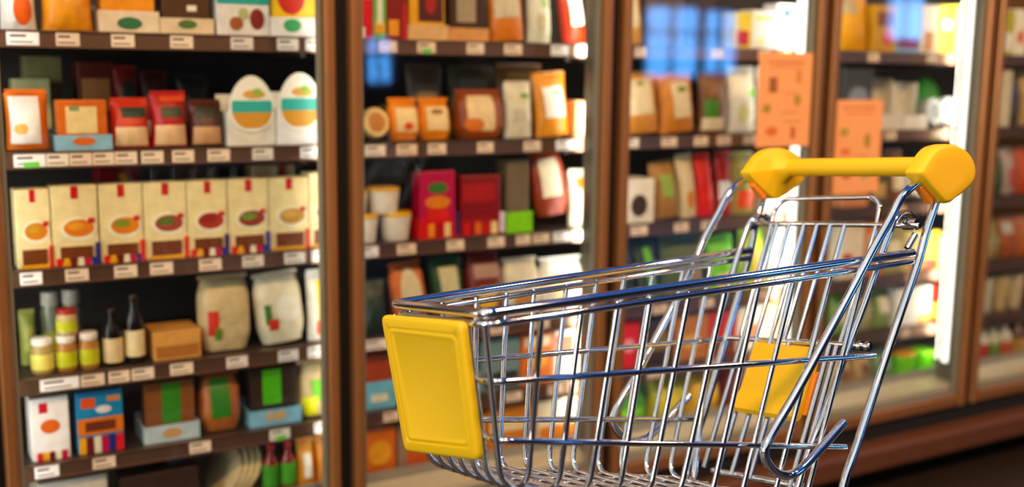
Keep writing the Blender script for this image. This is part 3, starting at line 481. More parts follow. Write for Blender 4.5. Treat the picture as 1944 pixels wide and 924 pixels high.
P(1,3,'pouch',1.6878,0.0569,0.1497,'cream pouch with orange top at the right end','pouch','ece4d0',[('r', 0.6, 0.8, 0.6, 0.2, 'e0883a')], d=0.05, dy=0.022)
P(1,4,'pouch',1.0743,0.0758,0.1303,'dark green pouch in the shade','pouch','1f3a24',[], d=0.06, dy=0.022)
P(1,4,'pouch',1.181,0.0966,0.1634,'orange edged pack with oval cream label leaning','pack','d07a2a',[('o', 0.5, 0.55, 0.6, 0.8, 'd9cfae', 'label')], tilt=-0.096, d=0.06, sh=0.5, dy=0.022)
P(1,4,'pouch',1.2903,0.0979,0.1678,'green pouch with pale striped label','pouch','2c5a34',[('r', 0.5, 0.5, 0.56, 0.8, 'c9c6a0', 'label')], tilt=-0.048, d=0.06, dy=0.022)
P(1,4,'pouch',1.3956,0.1087,0.1757,'maroon bag with yellow square label','bag','7c2c20',[('r', 0.5, 0.35, 0.5, 0.34, 'e6c24a', 'label'), ('r', 0.5, 0.75, 0.7, 0.2, 'b09080')], d=0.07, sh=0.5, dy=0.022)
P(1,4,'pouch',1.5107,0.1175,0.1496,'cream bag with tan foot','bag','dcd4bc',[('o', 0.5, 0.3, 0.6, 0.3, 'c09058')], d=0.07, sh=0.5, dy=0.022)
P(1,4,'pouch',1.6443,0.1431,0.1419,'white bag with pale orange patch','bag','f2ece0',[('o', 0.4, 0.4, 0.4, 0.4, 'e8c08a')], d=0.07, sh=0.5, dy=0.022)
P(1,5,'tray',1.0779,0.0927,0.142,'light blue tray holding a brown orange pack','display tray','7fc4de',[('r', 0.5, 0.2, 0.5, 0.14, 'e9e4d0')], d=0.1, front=0.5, fill='b0542a', dy=0.022)
P(1,5,'pouch',1.189,0.1176,0.132,'brown orange pack behind the yellow cart panel','pack','b0582a',[], d=0.06, dy=0.022)
P(1,5,'tray',1.3121,0.1165,0.142,'orange tray with pale blue front holding a brown pack','display tray','9fb4ba',[], d=0.1, front=0.4, fill='6a4028', dy=0.022)
P(1,5,'carton',1.4341,0.1148,0.142,'grey teal carton with dark foot','carton','7c9a9a',[('r', 0.5, 0.2, 0.9, 0.3, '3a3a36')], d=0.07, dy=0.022)
P(1,5,'carton',1.5493,0.1023,0.142,'orange carton with yellow picture','carton','e8893a',[('o', 0.5, 0.5, 0.6, 0.4, 'f0c060'), ('r', 0.5, 0.85, 0.8, 0.2, 'f0e6d0')], d=0.07, dy=0.022)
P(1,5,'carton',1.6622,0.1168,0.142,'white carton with orange red corner','carton','f0e8dc',[('r', 0.3, 0.7, 0.5, 0.4, 'e0602a')], d=0.07, dy=0.022)
P(1,6,'carton',1.0778,0.0908,0.133,'orange carton with golden picture on the case deck','carton','d87818',[('o', 0.5, 0.5, 0.7, 0.5, 'f0b040')], d=0.12, dy=0.022)
P(1,6,'carton',1.1917,0.1251,0.1325,'grey and orange carton on the case deck','carton','a08a74',[('r', 0.5, 0.3, 0.6, 0.4, 'd06a20')], d=0.12, dy=0.022)
P(1,6,'carton',1.3244,0.1278,0.1264,'golden carton on the case deck behind the yellow panel','carton','d89a3a',[], d=0.12, dy=0.022)
P(1,6,'carton',1.4701,0.151,0.133,'orange brown carton with cream stripe','carton','cf8a3a',[('r', 0.5, 0.6, 0.9, 0.24, 'ead8b0')], d=0.12, dy=0.022)
P(1,6,'carton',1.6375,0.1703,0.1308,'cream carton with orange base on the case deck','carton','dcd2b8',[('r', 0.5, 0.25, 0.9, 0.36, 'd88a30')], d=0.12, dy=0.022)
P(2,1,'pouch',1.8581,0.0795,0.1539,'tan pouch with pale label beside the door post','pouch','d8ac62',[('r', 0.4, 0.6, 0.6, 0.6, 'd9cfae', 'label')], d=0.06, tilt=-0.06, dy=0.022)
P(2,1,'carton',1.965,0.1197,0.1443,'grey brown pack','pack','6a5a48',[], d=0.08, dy=0.022)
P(2,1,'carton',2.0829,0.101,0.1494,'dark brown pack','pack','4a3a30',[], d=0.08, dy=0.022)
P(2,1,'carton',2.245,0.0613,0.105,'yellow and red carton','carton','f0d83a',[('r', 0.5, 0.3, 0.7, 0.4, 'c8283a')], d=0.06, dy=0.022)
P(2,1,'carton',2.3236,0.0879,0.1138,'white carton with pale yellow stripes','carton','fbfaf2',[('r', 0.5, 0.8, 0.8, 0.1, 'f0e060'), ('r', 0.4, 0.2, 0.4, 0.2, 'f4f0c0')], d=0.06, dy=0.022)
P(2,1,'carton',2.4163,0.0818,0.1357,'white carton with small blue top mark','carton','ffffff',[('r', 0.5, 0.8, 0.4, 0.2, '3a6a7a')], d=0.06, dy=0.022)
P(2,2,'pouch',1.8996,0.1322,0.1657,'tan pouch with beige label, nearest the left post','pouch','d29a52',[('r', 0.45, 0.62, 0.66, 0.6, 'e0d2b0', 'label'), ('o', 0.5, 0.85, 0.2, 0.08, '7fa04a')], tilt=-0.072, d=0.06, dy=0.022)
P(2,2,'pouch',2.0328,0.1302,0.1695,'golden pouch with cream label beside a white pack edge','pouch','c88a40',[('r', 0.55, 0.55, 0.5, 0.6, 'ddd0b0', 'label'), ('o', 0.6, 0.72, 0.3, 0.1, '5f8a3a')], tilt=-0.084, d=0.06, dy=0.022)
P(2,2,'pouch',2.1653,0.1113,0.1766,'brown and green pouch','pouch','7a5230',[('r', 0.3, 0.35, 0.4, 0.4, '4a8a2a'), ('r', 0.4, 0.15, 0.7, 0.2, 'ddd2b4')], d=0.06, dy=0.022)
P(2,2,'pouch',2.2763,0.1067,0.1894,'white pouch with lime green tag','pouch','eceadc',[('r', 0.8, 0.62, 0.3, 0.12, '7fe02a', 'tag'), ('o', 0.4, 0.3, 0.4, 0.3, 'd8d89a')], d=0.06, dy=0.022)
P(2,2,'pouch',2.4095,0.143,0.1894,'white pouch behind the orange poster','pouch','e8e6dc',[], d=0.06, dy=0.022)
P(2,3,'carton',1.8878,0.0976,0.1269,'white box with painted-on dark round opening','box','e6e0d0',[('o', 0.45, 0.4, 0.6, 0.5, '4a382c')], d=0.1, dy=0.022)  # shade inside the opening drawn as a flat dark oval
P(2,3,'pouch',2.001,0.0941,0.1592,'tan and green bag leaning','bag','a8824c',[('r', 0.5, 0.6, 0.5, 0.4, '9ab05a')], tilt=-0.096, d=0.06, dy=0.022)
P(2,3,'pouch',2.0805,0.0611,0.1795,'cream bag leaning on the red tubes','bag','d9cba4',[('o', 0.5, 0.3, 0.5, 0.3, 'd08a3a')], tilt=-0.096, d=0.05, dy=0.022)
P(2,3,'pouch',2.1458,0.0657,0.1798,'bright red tube pack leaning','pack','d8321c',[], tilt=-0.084, d=0.05, dy=0.022)
P(2,3,'pouch',2.2131,0.0611,0.1884,'red and white tube pack','pack','b02018',[('r', 0.5, 0.4, 0.8, 0.3, 'f2eee6')], d=0.05, dy=0.022)
P(2,3,'pouch',2.2939,0.0964,0.181,'olive bag with orange foot','bag','a8a05a',[('r', 0.5, 0.25, 0.7, 0.3, 'e0602a')], d=0.06, dy=0.022)
P(2,3,'carton',2.4168,0.1318,0.1708,'cream carton behind the cart handle','carton','e4dcc8',[], d=0.06, dy=0.022)
P(2,4,'pouch',1.86,0.0505,0.1757,'dark blue grey pouch beside the post','pouch','2f3a48',[], d=0.05, dy=0.022)
P(2,4,'pouch',1.9433,0.0787,0.1652,'dark pouch with lime stripe','pouch','2a3a1c',[('r', 0.5, 0.5, 0.3, 0.9, '6fc01e')], tilt=-0.09, d=0.05, dy=0.022)
P(2,4,'pouch',2.0716,0.1703,0.1757,'dull olive green bag','bag','5a6a24',[('r', 0.6, 0.3, 0.5, 0.3, 'a07a3a')], d=0.06, dy=0.022)
P(2,4,'pouch',2.2339,0.1077,0.1599,'bright lime green bag','bag','7fd81e',[('r', 0.4, 0.2, 0.5, 0.3, 'f0d8a0')], tilt=-0.12, d=0.06, dy=0.022)
P(2,4,'pouch',2.3439,0.1041,0.1757,'lime and yellow bag','bag','b8d83a',[('r', 0.6, 0.4, 0.4, 0.5, 'f0b050')], d=0.06, dy=0.022)
P(2,4,'carton',2.4518,0.103,0.1857,'white carton behind the cart seat','carton','efe9dc',[], d=0.06, dy=0.022)
P(2,5,'carton',1.8532,0.0903,0.142,'red carton with pink and white mark','carton','d83a3a',[('o', 0.6, 0.5, 0.4, 0.3, 'e9a0b0')], d=0.07, dy=0.022)
P(2,5,'carton',1.9647,0.1248,0.142,'dark brown carton with olive patch','carton','4a3422',[('r', 0.6, 0.5, 0.4, 0.4, '8a7a3a')], d=0.07, dy=0.022)
P(2,5,'carton',2.0937,0.1258,0.142,'golden orange carton','carton','c88a30',[('o', 0.5, 0.4, 0.6, 0.3, 'f0c060')], d=0.07, dy=0.022)
P(2,5,'carton',2.2152,0.1095,0.142,'bright red carton with brown foot','carton','d8301c',[('r', 0.5, 0.2, 0.9, 0.3, '7a4a24')], d=0.07, dy=0.022)
P(2,5,'carton',2.3284,0.1089,0.142,'white carton with orange patch','carton','f2e8da',[('r', 0.6, 0.4, 0.5, 0.4, 'e08a4a')], d=0.07, dy=0.022)
P(2,5,'carton',2.4432,0.1126,0.142,'peach carton behind the cart seat','carton','e0b48a',[], d=0.07, dy=0.022)
P(2,6,'pouch',1.8832,0.161,0.123,'bright green bag on the case deck','bag','4fa81c',[('r', 0.5, 0.3, 0.6, 0.3, '8fe02a')], d=0.1, dy=0.022)
P(2,6,'pouch',2.0409,0.1451,0.123,'lime and yellow bag on the case deck','bag','c8c81e',[('r', 0.4, 0.4, 0.4, 0.4, 'e8d81e')], d=0.1, dy=0.022)
P(2,6,'pouch',2.1823,0.1304,0.123,'golden yellow bag on the case deck','bag','e8c01e',[], d=0.1, dy=0.022)
P(2,6,'carton',2.3075,0.1135,0.133,'brown red carton on the case deck','carton','8a3a20',[], d=0.1, dy=0.022)
P(2,6,'carton',2.4271,0.1175,0.133,'cream carton on the case deck','carton','d8cdb4',[], d=0.1, dy=0.022)
P(3,1,'pouch',2.7233,0.1476,0.1766,'big yellow bag with grey top, nearest the left post','bag','e0a81a',[('r', 0.3, 0.8, 0.5, 0.3, 'b8a888')], d=0.07, dy=0.022)
P(3,1,'carton',2.8488,0.0995,0.149,'yellow brown carton with orange spot','carton','c8a02a',[('r', 0.5, 0.7, 0.8, 0.3, '8a5a1c'), ('o', 0.6, 0.3, 0.5, 0.3, 'd0602a')], d=0.06, dy=0.022)
P(3,1,'carton',2.9583,0.1107,0.1632,'pale blue carton with purple foot','carton','8fb4dc',[('r', 0.5, 0.2, 0.9, 0.2, '8a3a6a')], d=0.06, dy=0.022)
P(3,1,'carton',3.0581,0.0776,0.157,'white carton with tan patch','carton','e8e4d8',[('r', 0.5, 0.25, 0.6, 0.4, 'c08a3a')], d=0.06, dy=0.022)
P(3,1,'carton',3.1418,0.0794,0.1602,'yellow and white striped carton','carton','f0e03a',[('r', 0.5, 0.6, 0.6, 0.2, 'f8f4e0'), ('r', 0.6, 0.25, 0.5, 0.4, 'e8883a')], d=0.06, dy=0.022)
P(3,1,'carton',3.2017,0.035,0.1625,'thin yellow carton at the right end','carton','f0e88a',[], d=0.06, dy=0.022)
P(3,2,'carton',2.7416,0.1289,0.1994,'dark clear pack with grey picture','pack','4a4c4c',[('o', 0.5, 0.5, 0.7, 0.4, '8a94a0')], d=0.08, dy=0.022)
P(3,2,'tray',2.8926,0.1296,0.1652,'open white grey box with dark inside, left one','box','d8d2c4',[], d=0.1, front=0.3, fill='', dy=0.022)
P(3,2,'tray',3.02,0.1137,0.152,'open white grey box with green inside, right one','box','ddd8cc',[], d=0.1, front=0.3, fill='', dy=0.022)
P(3,2,'wheel',3.329,0.1245,0.1994,'round green lidded pack leaning at the back','cheese','5fb04a',[('disc', '7fd06a')], d=0.04, dy=0.202)
P(3,2,'wheel',3.1263,0.0841,0.1102,'round grey cheese pack, left of the pair','cheese','a8aaa4',[('disc', '6a6c68')], d=0.04, dy=0.022)
P(3,2,'wheel',3.2134,0.086,0.1136,'round pale cheese pack, right of the pair','cheese','e4e8e4',[('disc', 'c8d8cc')], d=0.04, dy=0.022)
P(3,3,'carton',2.758,0.1163,0.1604,'peach pack behind the lower poster','pack','e0a070',[], d=0.07, dy=0.022)
P(3,3,'carton',2.8683,0.095,0.164,'dark olive carton','carton','5a5230',[('r', 0.5, 0.3, 0.6, 0.3, 'c8a86a')], d=0.07, dy=0.022)
P(3,3,'pouch',2.9681,0.0953,0.168,'brown pouch with cream label','pouch','8a5a34',[('r', 0.5, 0.5, 0.6, 0.5, 'e4d8bc', 'label')], d=0.07, dy=0.022)
P(3,3,'wheel',3.0683,0.1009,0.1153,'round white pack','cheese','efe9df',[('disc', 'd8cfc0')], d=0.07, dy=0.022)
P(3,3,'pouch',3.1628,0.0841,0.1661,'tan pouch with white label','pouch','c09a64',[('r', 0.5, 0.5, 0.6, 0.5, 'f0e8d8', 'label')], d=0.07, dy=0.022)
P(3,3,'carton',3.2366,0.058,0.164,'grey carton near the light strip','carton','c0bcb0',[], d=0.07, dy=0.022)
P(3,4,'carton',2.7575,0.1075,0.1857,'cream carton with red corner','carton','e6dcc4',[('r', 0.3, 0.3, 0.4, 0.3, 'c8503a')], d=0.07, dy=0.022)
P(3,4,'carton',2.8611,0.0905,0.1857,'orange carton','carton','d8843a',[('r', 0.5, 0.6, 0.7, 0.3, 'f0d8a8')], d=0.07, dy=0.022)
P(3,4,'carton',2.9587,0.093,0.1708,'olive carton with cream front','carton','a09a5a',[('r', 0.5, 0.4, 0.7, 0.5, 'e8dcb8')], d=0.07, dy=0.022)
P(3,4,'carton',3.057,0.0903,0.1357,'pale yellow carton with orange foot','carton','f0dc9a',[('r', 0.5, 0.2, 0.8, 0.3, 'e09a4a')], d=0.07, dy=0.022)
P(3,4,'carton',3.1484,0.0816,0.1298,'yellow carton with red foot','carton','f0c850',[('r', 0.5, 0.15, 0.8, 0.25, 'd85a3a')], d=0.07, dy=0.022)
P(3,4,'carton',3.2347,0.078,0.1056,'cream carton with orange stripe','carton','f0e4b8',[('r', 0.5, 0.3, 0.6, 0.3, 'e8a050')], d=0.07, dy=0.022)
P(3,5,'pouch',2.7564,0.0985,0.132,'green pouch','pouch','7a9a4a',[('r', 0.5, 0.4, 0.6, 0.3, 'd0c8a0')], d=0.07, dy=0.022)
P(3,5,'pouch',2.853,0.086,0.132,'pale olive pouch','pouch','a8a67a',[], d=0.07, dy=0.022)
P(3,5,'pouch',2.9423,0.0829,0.132,'green and cream pouch','pouch','8aa060',[('r', 0.5, 0.6, 0.6, 0.4, 'dcd8c0')], d=0.07, dy=0.022)
P(3,5,'carton',3.0342,0.0904,0.1328,'large white carton, left one','carton','f6f2e6',[], d=0.07, dy=0.022)
P(3,5,'carton',3.1211,0.0789,0.1323,'white carton with yellow foot, right one','carton','f2eede',[('r', 0.6, 0.15, 0.7, 0.25, 'f0b040')], d=0.07, dy=0.022)
P(3,5,'carton',3.2004,0.075,0.1326,'maroon carton with orange foot','carton','8a3424',[('r', 0.5, 0.3, 0.9, 0.4, 'f0b050')], d=0.07, dy=0.022)
P(3,6,'pouch',2.7609,0.1044,0.1062,'beige pack with brown patch','pack','cbb894',[('o', 0.5, 0.4, 0.5, 0.4, '8a6a40')], d=0.08, dy=0.022)
P(3,6,'pouch',2.8664,0.0972,0.1003,'tan pack with round brown patch','pack','b8a078',[('o', 0.5, 0.5, 0.5, 0.4, '80603a')], d=0.08, dy=0.022)
P(3,6,'pouch',2.9674,0.0947,0.0914,'grey green pouch','pouch','7a9a74',[], d=0.08, dy=0.022)
P(3,6,'tub',3.0847,0.0977,0.0806,'lime green tub with orange lid','tub','7fd81e',[], d=0.08, lid='d8a02a', dy=0.022)
P(3,6,'tub',3.1972,0.0894,0.0744,'lime green tub at the right end','tub','76d01c',[], d=0.08, lid='9ae03a', dy=0.022)
P(4,1,'carton',3.4689,0.0635,0.1547,'yellow green carton with white foot','carton','b8b03a',[('r', 0.5, 0.3, 0.7, 0.4, 'e8e4d8')], d=0.07, dy=0.022)
P(4,1,'carton',3.5371,0.0676,0.1607,'white carton with orange spot','carton','e8e2d0',[('o', 0.5, 0.4, 0.5, 0.3, 'd0602a')], d=0.07, dy=0.022)
P(4,1,'carton',3.6098,0.0718,0.1633,'olive carton at the picture edge','carton','9a923a',[], d=0.07, dy=0.022)
P(4,2,'carton',3.4804,0.064,0.1994,'cream carton with grey top','carton','d0c4a8',[], d=0.07, dy=0.022)
P(4,2,'pouch',3.5545,0.0801,0.1894,'dark blue and olive pouch','pouch','4a4a3a',[('r', 0.5, 0.6, 0.6, 0.3, '2a3a6a')], d=0.07, dy=0.022)
P(4,2,'pouch',3.6382,0.0728,0.1894,'tan pouch at the picture edge','pouch','c0a070',[], d=0.07, dy=0.022)
P(4,3,'pouch',3.495,0.0591,0.1567,'dark green pouch','pouch','3a4a2c',[], d=0.07, dy=0.022)
P(4,3,'pouch',3.5646,0.0751,0.1624,'grey red pouch','pouch','a89a90',[('r', 0.5, 0.4, 0.5, 0.4, 'b04a4a')], d=0.07, dy=0.022)
P(4,3,'pouch',3.6482,0.0798,0.1601,'red orange pouch','pouch','b85a34',[], d=0.07, dy=0.022)
P(4,4,'pouch',3.5111,0.0657,0.1448,'olive tan pouch','pouch','8a7a4a',[], d=0.07, dy=0.022)
P(4,4,'pouch',3.5876,0.0822,0.148,'brown orange pouch with grey top','pouch','a05a2c',[('r', 0.5, 0.75, 0.8, 0.3, 'b0a898')], d=0.07, dy=0.022)
P(4,4,'pouch',3.6753,0.081,0.1429,'dull orange pouch','pouch','b06a34',[], d=0.07, dy=0.022)
P(4,5,'tub',3.4976,0.0719,0.1294,'grey brown tub','tub','b0a890',[], d=0.07, lid='a89878', dy=0.022)
P(4,5,'tub',3.5789,0.0795,0.1302,'tan tub with orange foot','tub','c0a878',[], d=0.07, lid='a89878', dy=0.022)
P(4,5,'tub',3.6649,0.0812,0.1308,'beige tub at the picture edge','tub','c8b894',[], d=0.07, lid='a89878', dy=0.022)
P(4,6,'bottle',3.4923,0.0542,0.133,'clear bottle with red mark','bottle','c8c4b4',[('band', 0.3, 0.4, 'b03a3a')], d=0.07, dy=0.022)
P(4,6,'bottle',3.5555,0.0611,0.133,'clear bottle with green foot','bottle','c0c0a8',[('band', 0.25, 0.4, '6a8a3a')], d=0.07, dy=0.022)
P(4,6,'bottle',3.6231,0.0622,0.133,'clear bottle with orange red foot','bottle','c8c0b0',[('band', 0.25, 0.4, 'b85a30')], d=0.07, dy=0.022)
P(4,6,'bottle',3.695,0.0696,0.133,'dark brown bottle at the picture edge','bottle','5a3420',[('band', 0.3, 0.4, 'b08a40')], d=0.07, dy=0.022)

# ------------------------------------------------------------------ price tickets on the shelf edges, white and warm light painted into the paper colour
TICKETS = [(0, 1, 0.2858, 0.0615, 'ffffff', 0), (0, 1, 0.3721, 0.0463, 'f3dcc0', 0), (0, 1, 0.4823, 0.0475, 'f3dcc0', 0), (0, 1, 0.6059, 0.0489, 'f3dcc0', 0), (0, 1, 0.7398, 0.0505, 'e6e0d8', 0), (0, 1, 0.8466, 0.0502, 'f4f2ee', 0), (0, 1, 0.9101, 0.0412, 'f4f2ee', 0), (0, 2, 0.2854, 0.0607, 'ffffff', 1), (0, 2, 0.3396, 0.0435, 'f6ead8', 0), (0, 2, 0.3856, 0.0444, 'f3dcc0', 0), (0, 2, 0.4315, 0.0431, 'f3dcc0', 0), (0, 2, 0.4782, 0.0461, 'f3dcc0', 0), (0, 2, 0.5338, 0.0472, 'f3dcc0', 0), (0, 2, 0.6005, 0.0474, 'f3dcc0', 0), (0, 2, 0.6798, 0.0501, 'f3dcc0', 0), (0, 2, 0.7815, 0.0485, 'e8e4dc', 0), (0, 2, 0.8993, 0.0547, 'ffffff', 0), (0, 3, 0.2752, 0.0431, 'ffffff', 0), (0, 3, 0.3663, 0.047, 'f3dcc0', 0), (0, 3, 0.4672, 0.0479, 'f3dcc0', 0), (0, 3, 0.5442, 0.0494, 'f3dcc0', 0), (0, 3, 0.6529, 0.0505, 'f3dcc0', 0), (0, 3, 0.7522, 0.05, 'e6ddce', 0), (0, 3, 0.8535, 0.0507, 'f2eee8', 0), (0, 3, 0.9132, 0.0346, 'ffffff', 0), (0, 4, 0.3198, 0.0789, 'ffffff', 0), (0, 4, 0.3877, 0.0483, 'f3dcc0', 0), (0, 4, 0.4432, 0.0449, 'f3dcc0', 0), (0, 4, 0.4942, 0.0481, 'f3dcc0', 0), (0, 4, 0.58, 0.051, 'f3dcc0', 0), (0, 4, 0.7083, 0.0499, 'f0e2d2', 0), (0, 4, 0.8323, 0.0497, 'f2eee8', 0), (0, 4, 0.9066, 0.0511, 'f6f4f0', 0), (0, 5, 0.2843, 0.049, 'ffffff', 0), (0, 5, 0.4028, 0.0481, 'f3dcc0', 0), (0, 5, 0.6161, 0.0488, 'f3dcc0', 0), (0, 5, 0.8071, 0.0499, 'f0ece4', 1), (0, 5, 0.9142, 0.041, 'ffffff', 0), (1, 1, 1.0975, 0.0456, 'f3dcc0', 0), (1, 1, 1.1997, 0.0488, 'f3dcc0', 1), (1, 1, 1.3366, 0.0483, 'f3dcc0', 0), (1, 1, 1.4468, 0.0518, 'f3dcc0', 0), (1, 1, 1.5893, 0.0528, 'ffffff', 0), (1, 1, 1.6611, 0.044, 'ffffff', 0), (1, 2, 1.0617, 0.0526, 'f8efe0', 0), (1, 2, 1.1461, 0.0543, 'f3dcc0', 0), (1, 2, 1.2288, 0.0501, 'f3dcc0', 0), (1, 2, 1.3677, 0.0464, 'f3dcc0', 0), (1, 2, 1.5089, 0.052, 'f3dcc0', 0), (1, 2, 1.6107, 0.0556, 'ffffff', 0), (1, 3, 1.0434, 0.0489, 'ffffff', 0), (1, 3, 1.1444, 0.0507, 'f3dcc0', 0), (1, 3, 1.2817, 0.0487, 'f3dcc0', 0), (1, 3, 1.4022, 0.0492, 'f3dcc0', 0), (1, 3, 1.4852, 0.0425, 'f3dcc0', 0), (1, 3, 1.5413, 0.05, 'f3dcc0', 0), (1, 3, 1.6052, 0.0511, 'ffffff', 0), (1, 3, 1.6567, 0.0381, 'ffffff', 0), (1, 4, 1.059, 0.0655, 'f8f0e4', 0), (1, 4, 1.1501, 0.0471, 'f3dcc0', 0), (1, 4, 1.2857, 0.0494, 'f3dcc0', 0), (1, 4, 1.412, 0.0516, 'f3dcc0', 0), (1, 4, 1.544, 0.054, 'f3dcc0', 0), (1, 5, 1.1, 0.0424, 'f3dcc0', 0), (1, 5, 1.2385, 0.046, 'f3dcc0', 0), (1, 5, 1.4618, 0.0497, 'f3dcc0', 0), (1, 5, 1.5956, 0.0485, 'f3dcc0', 0), (2, 1, 1.8552, 0.0361, 'f3dcc0', 0), (2, 1, 2.129, 0.0434, 'f3dcc0', 0), (2, 1, 2.3117, 0.046, 'f3dcc0', 0), (2, 2, 1.8371, 0.04, 'f6eee0', 0), (2, 2, 1.9651, 0.053, 'f3dcc0', 0), (2, 2, 2.0818, 0.0491, 'f3dcc0', 0), (2, 2, 2.1684, 0.0484, 'f3dcc0', 0), (2, 2, 2.2709, 0.05, 'f3dcc0', 0), (2, 3, 1.8682, 0.0557, 'f3dcc0', 0), (2, 3, 2.0203, 0.0506, 'f3dcc0', 0), (2, 3, 2.1211, 0.0482, 'f3dcc0', 0), (2, 4, 1.953, 0.0501, 'f3dcc0', 0), (2, 4, 2.1291, 0.0488, 'f3dcc0', 0), (2, 5, 1.9415, 0.0503, 'f3dcc0', 0), (2, 5, 2.1575, 0.0455, 'f3dcc0', 0), (3, 1, 2.7748, 0.0479, 'f3dcc0', 0), (3, 1, 3.0488, 0.0414, 'f3dcc0', 0), (3, 2, 2.8762, 0.0497, 'f3dcc0', 0), (3, 2, 3.1018, 0.0423, 'f3dcc0', 0), (3, 3, 2.948, 0.046, 'f3dcc0', 0), (3, 3, 3.1126, 0.0427, 'f3dcc0', 0), (3, 4, 3.0233, 0.0473, 'f3dcc0', 0), (3, 5, 3.0136, 0.0421, 'f3dcc0', 0)]
INK = mat('6a5a50', .7); cnt = {}
for door, shelf, X, w, col, mark in TICKETS:
    k = (door, shelf); cnt[k] = cnt.get(k, 0) + 1
    z = H + SBOT[shelf-1] + .0045; hh = .027; b = MB()
    b.box(-w / 2, w / 2, -.0022, -.0006, 0, hh, mat(col, .6)); b.box(-w * .4, w * .1, -.0026, -.002, hh * .62, hh * .8, INK); b.box(-w * .4, w * .3, -.0026, -.002, hh * .2, hh * .3, INK)
    o = b.build('price_ticket', loc=(X, YS, z)); col_ = 'bright-light tinted' if col in ('ffffff', 'f4f2ee', 'f2eee8', 'f6f4f0') else 'warm-light tinted'
    l = '%s price ticket, %s from left on the %s edge, %s' % (col_, ORD[cnt[k] - 1], SHELF[shelf], DOOR[door]); chk(l)
    tag(o, l, 'price ticket', 'price tickets on the shelf edges')
    if mark:
        g = MB(); g.box(-w * .2, w * .3, -.0032, -.0024, -.002, hh * .4, mat('6fd05a', .5)); g.build('sticker', o)['label'] = 'small green sticker'

# ------------------------------------------------------------------ posters on the outside of the glass
PP = 'f0a566'
def poster(X, z0, w, h, label, marks):
    b = MB(); b.box(-w / 2, w / 2, -.0012, 0, 0, h, mat(PP, .6, name='orange_poster_paper'))
    for m_ in marks:
        if m_[0] == 'r': b.box((m_[1] - .5 - m_[3] / 2) * w, (m_[1] - .5 + m_[3] / 2) * w, -.0018, -.001, (m_[2] - m_[4] / 2) * h, (m_[2] + m_[4] / 2) * h, mat(m_[5], .6))
        else: b.prism(ell((m_[1] - .5) * w, m_[2] * h, m_[3] * w / 2, m_[4] * h / 2), -.0018, -.001, mat(m_[5], .6))
    tag(b.build('poster', loc=(X, D - .0012, z0)), label, 'poster'); chk(label)
poster(2.2645, H - .212, .205, .266, 'orange poster with small food pictures on the third glass door', [('r', .5, .9, .7, .03, 'd0824a'), ('r', .5, .85, .6, .015, 'd0824a'), ('r', .27, .66, .15, .16, '9a5a1e'), ('r', .75, .75, .1, .14, 'd08a40'), ('o', .74, .5, .14, .13, 'b08a20'), ('r', .6, .57, .24, .012, 'c07a48'), ('o', .17, .41, .16, .1, 'a88a2a'), ('r', .6, .37, .3, .012, 'c07a48'), ('o', .28, .17, .22, .1, 'd8702a'), ('r', .68, .15, .08, .12, 'b85a22'), ('r', .66, .27, .3, .012, 'c07a48')])
poster(2.571, H - .36, .2, .28, 'orange poster with small food pictures on the fourth glass door', [('r', .5, .92, .7, .03, 'd8834e'), ('r', .5, .86, .6, .015, 'd8834e'), ('r', .2, .66, .16, .08, 'a8922a'), ('o', .7, .56, .12, .16, 'a0802a'), ('o', .25, .45, .2, .08, 'd8742e'), ('r', .6, .4, .24, .012, 'c07a48'), ('o', .3, .2, .2, .09, 'c0602a'), ('r', .7, .2, .16, .08, '8a9a3a')])

# ------------------------------------------------------------------ the shopping cart
RC = Matrix(((-.99563, .09246, -.0118), (-.0934, -.98746, .12710), (.0001, .12765, .99182)))
TCV = Vector((1.455, 1.392, -.318 + H)); YAW = math.radians(185.35)
CB = RC @ Vector((.38, 0, 0)) + TCV; CB.z = 0
cart = tag(empty('shopping_cart', CB, (0, 0, YAW)), 'chrome wire shopping cart with yellow handle and yellow front panel', 'shopping cart')
RZI = Matrix.Rotation(-YAW, 3, 'Z')
def xf(p): return RZI @ (RC @ Vector(p) + TCV - CB)
def chrome():
    m = bpy.data.materials.new('polished_chrome'); m.use_nodes = True; n = m.node_tree.nodes; l = m.node_tree.links; bs = n['Principled BSDF']
    bs.inputs['Base Color'].default_value = (.80, .81, .82, 1); bs.inputs['Metallic'].default_value = 1.0
    nz = n.new('ShaderNodeTexNoise'); nz.inputs['Scale'].default_value = 60; mr = n.new('ShaderNodeMapRange'); mr.inputs[3].default_value = .05; mr.inputs[4].default_value = .1
    l.new(nz.outputs[0], mr.inputs[0]); l.new(mr.outputs[0], bs.inputs['Roughness'])
    return m
CH = chrome(); YEL = mat('ebbd00', .5, var=.02, name='yellow_plastic'); ORG = mat('f08a10', .45, var=.02, name='orange_plastic')
def cart_part(mb, name, parent=None): return mb.build(name, parent or cart, xf=xf)
L_, WR, WF, HF = .804, .178, .119, -.007
BF, BR = Vector((.775, .094, -.242)), Vector((.208, .156, -.392))
def rim(t, s): return Vector((t * L_, s * (WR + (WF - WR) * t), HF * t))
def flo(t, s):
    q = BR + (BF - BR) * t; return Vector((q.x, q.y * s, q.z))
def side(t, a, s, t2=None): return rim(t, s) * (1 - a) + flo(t if t2 is None else t2, s) * a
def tube_part(name, pts, r_, fillet=0.0, n=12, m=None):
    b = MB(); b.tube(pts, r_, m or CH, n, fillet); return cart_part(b, name)
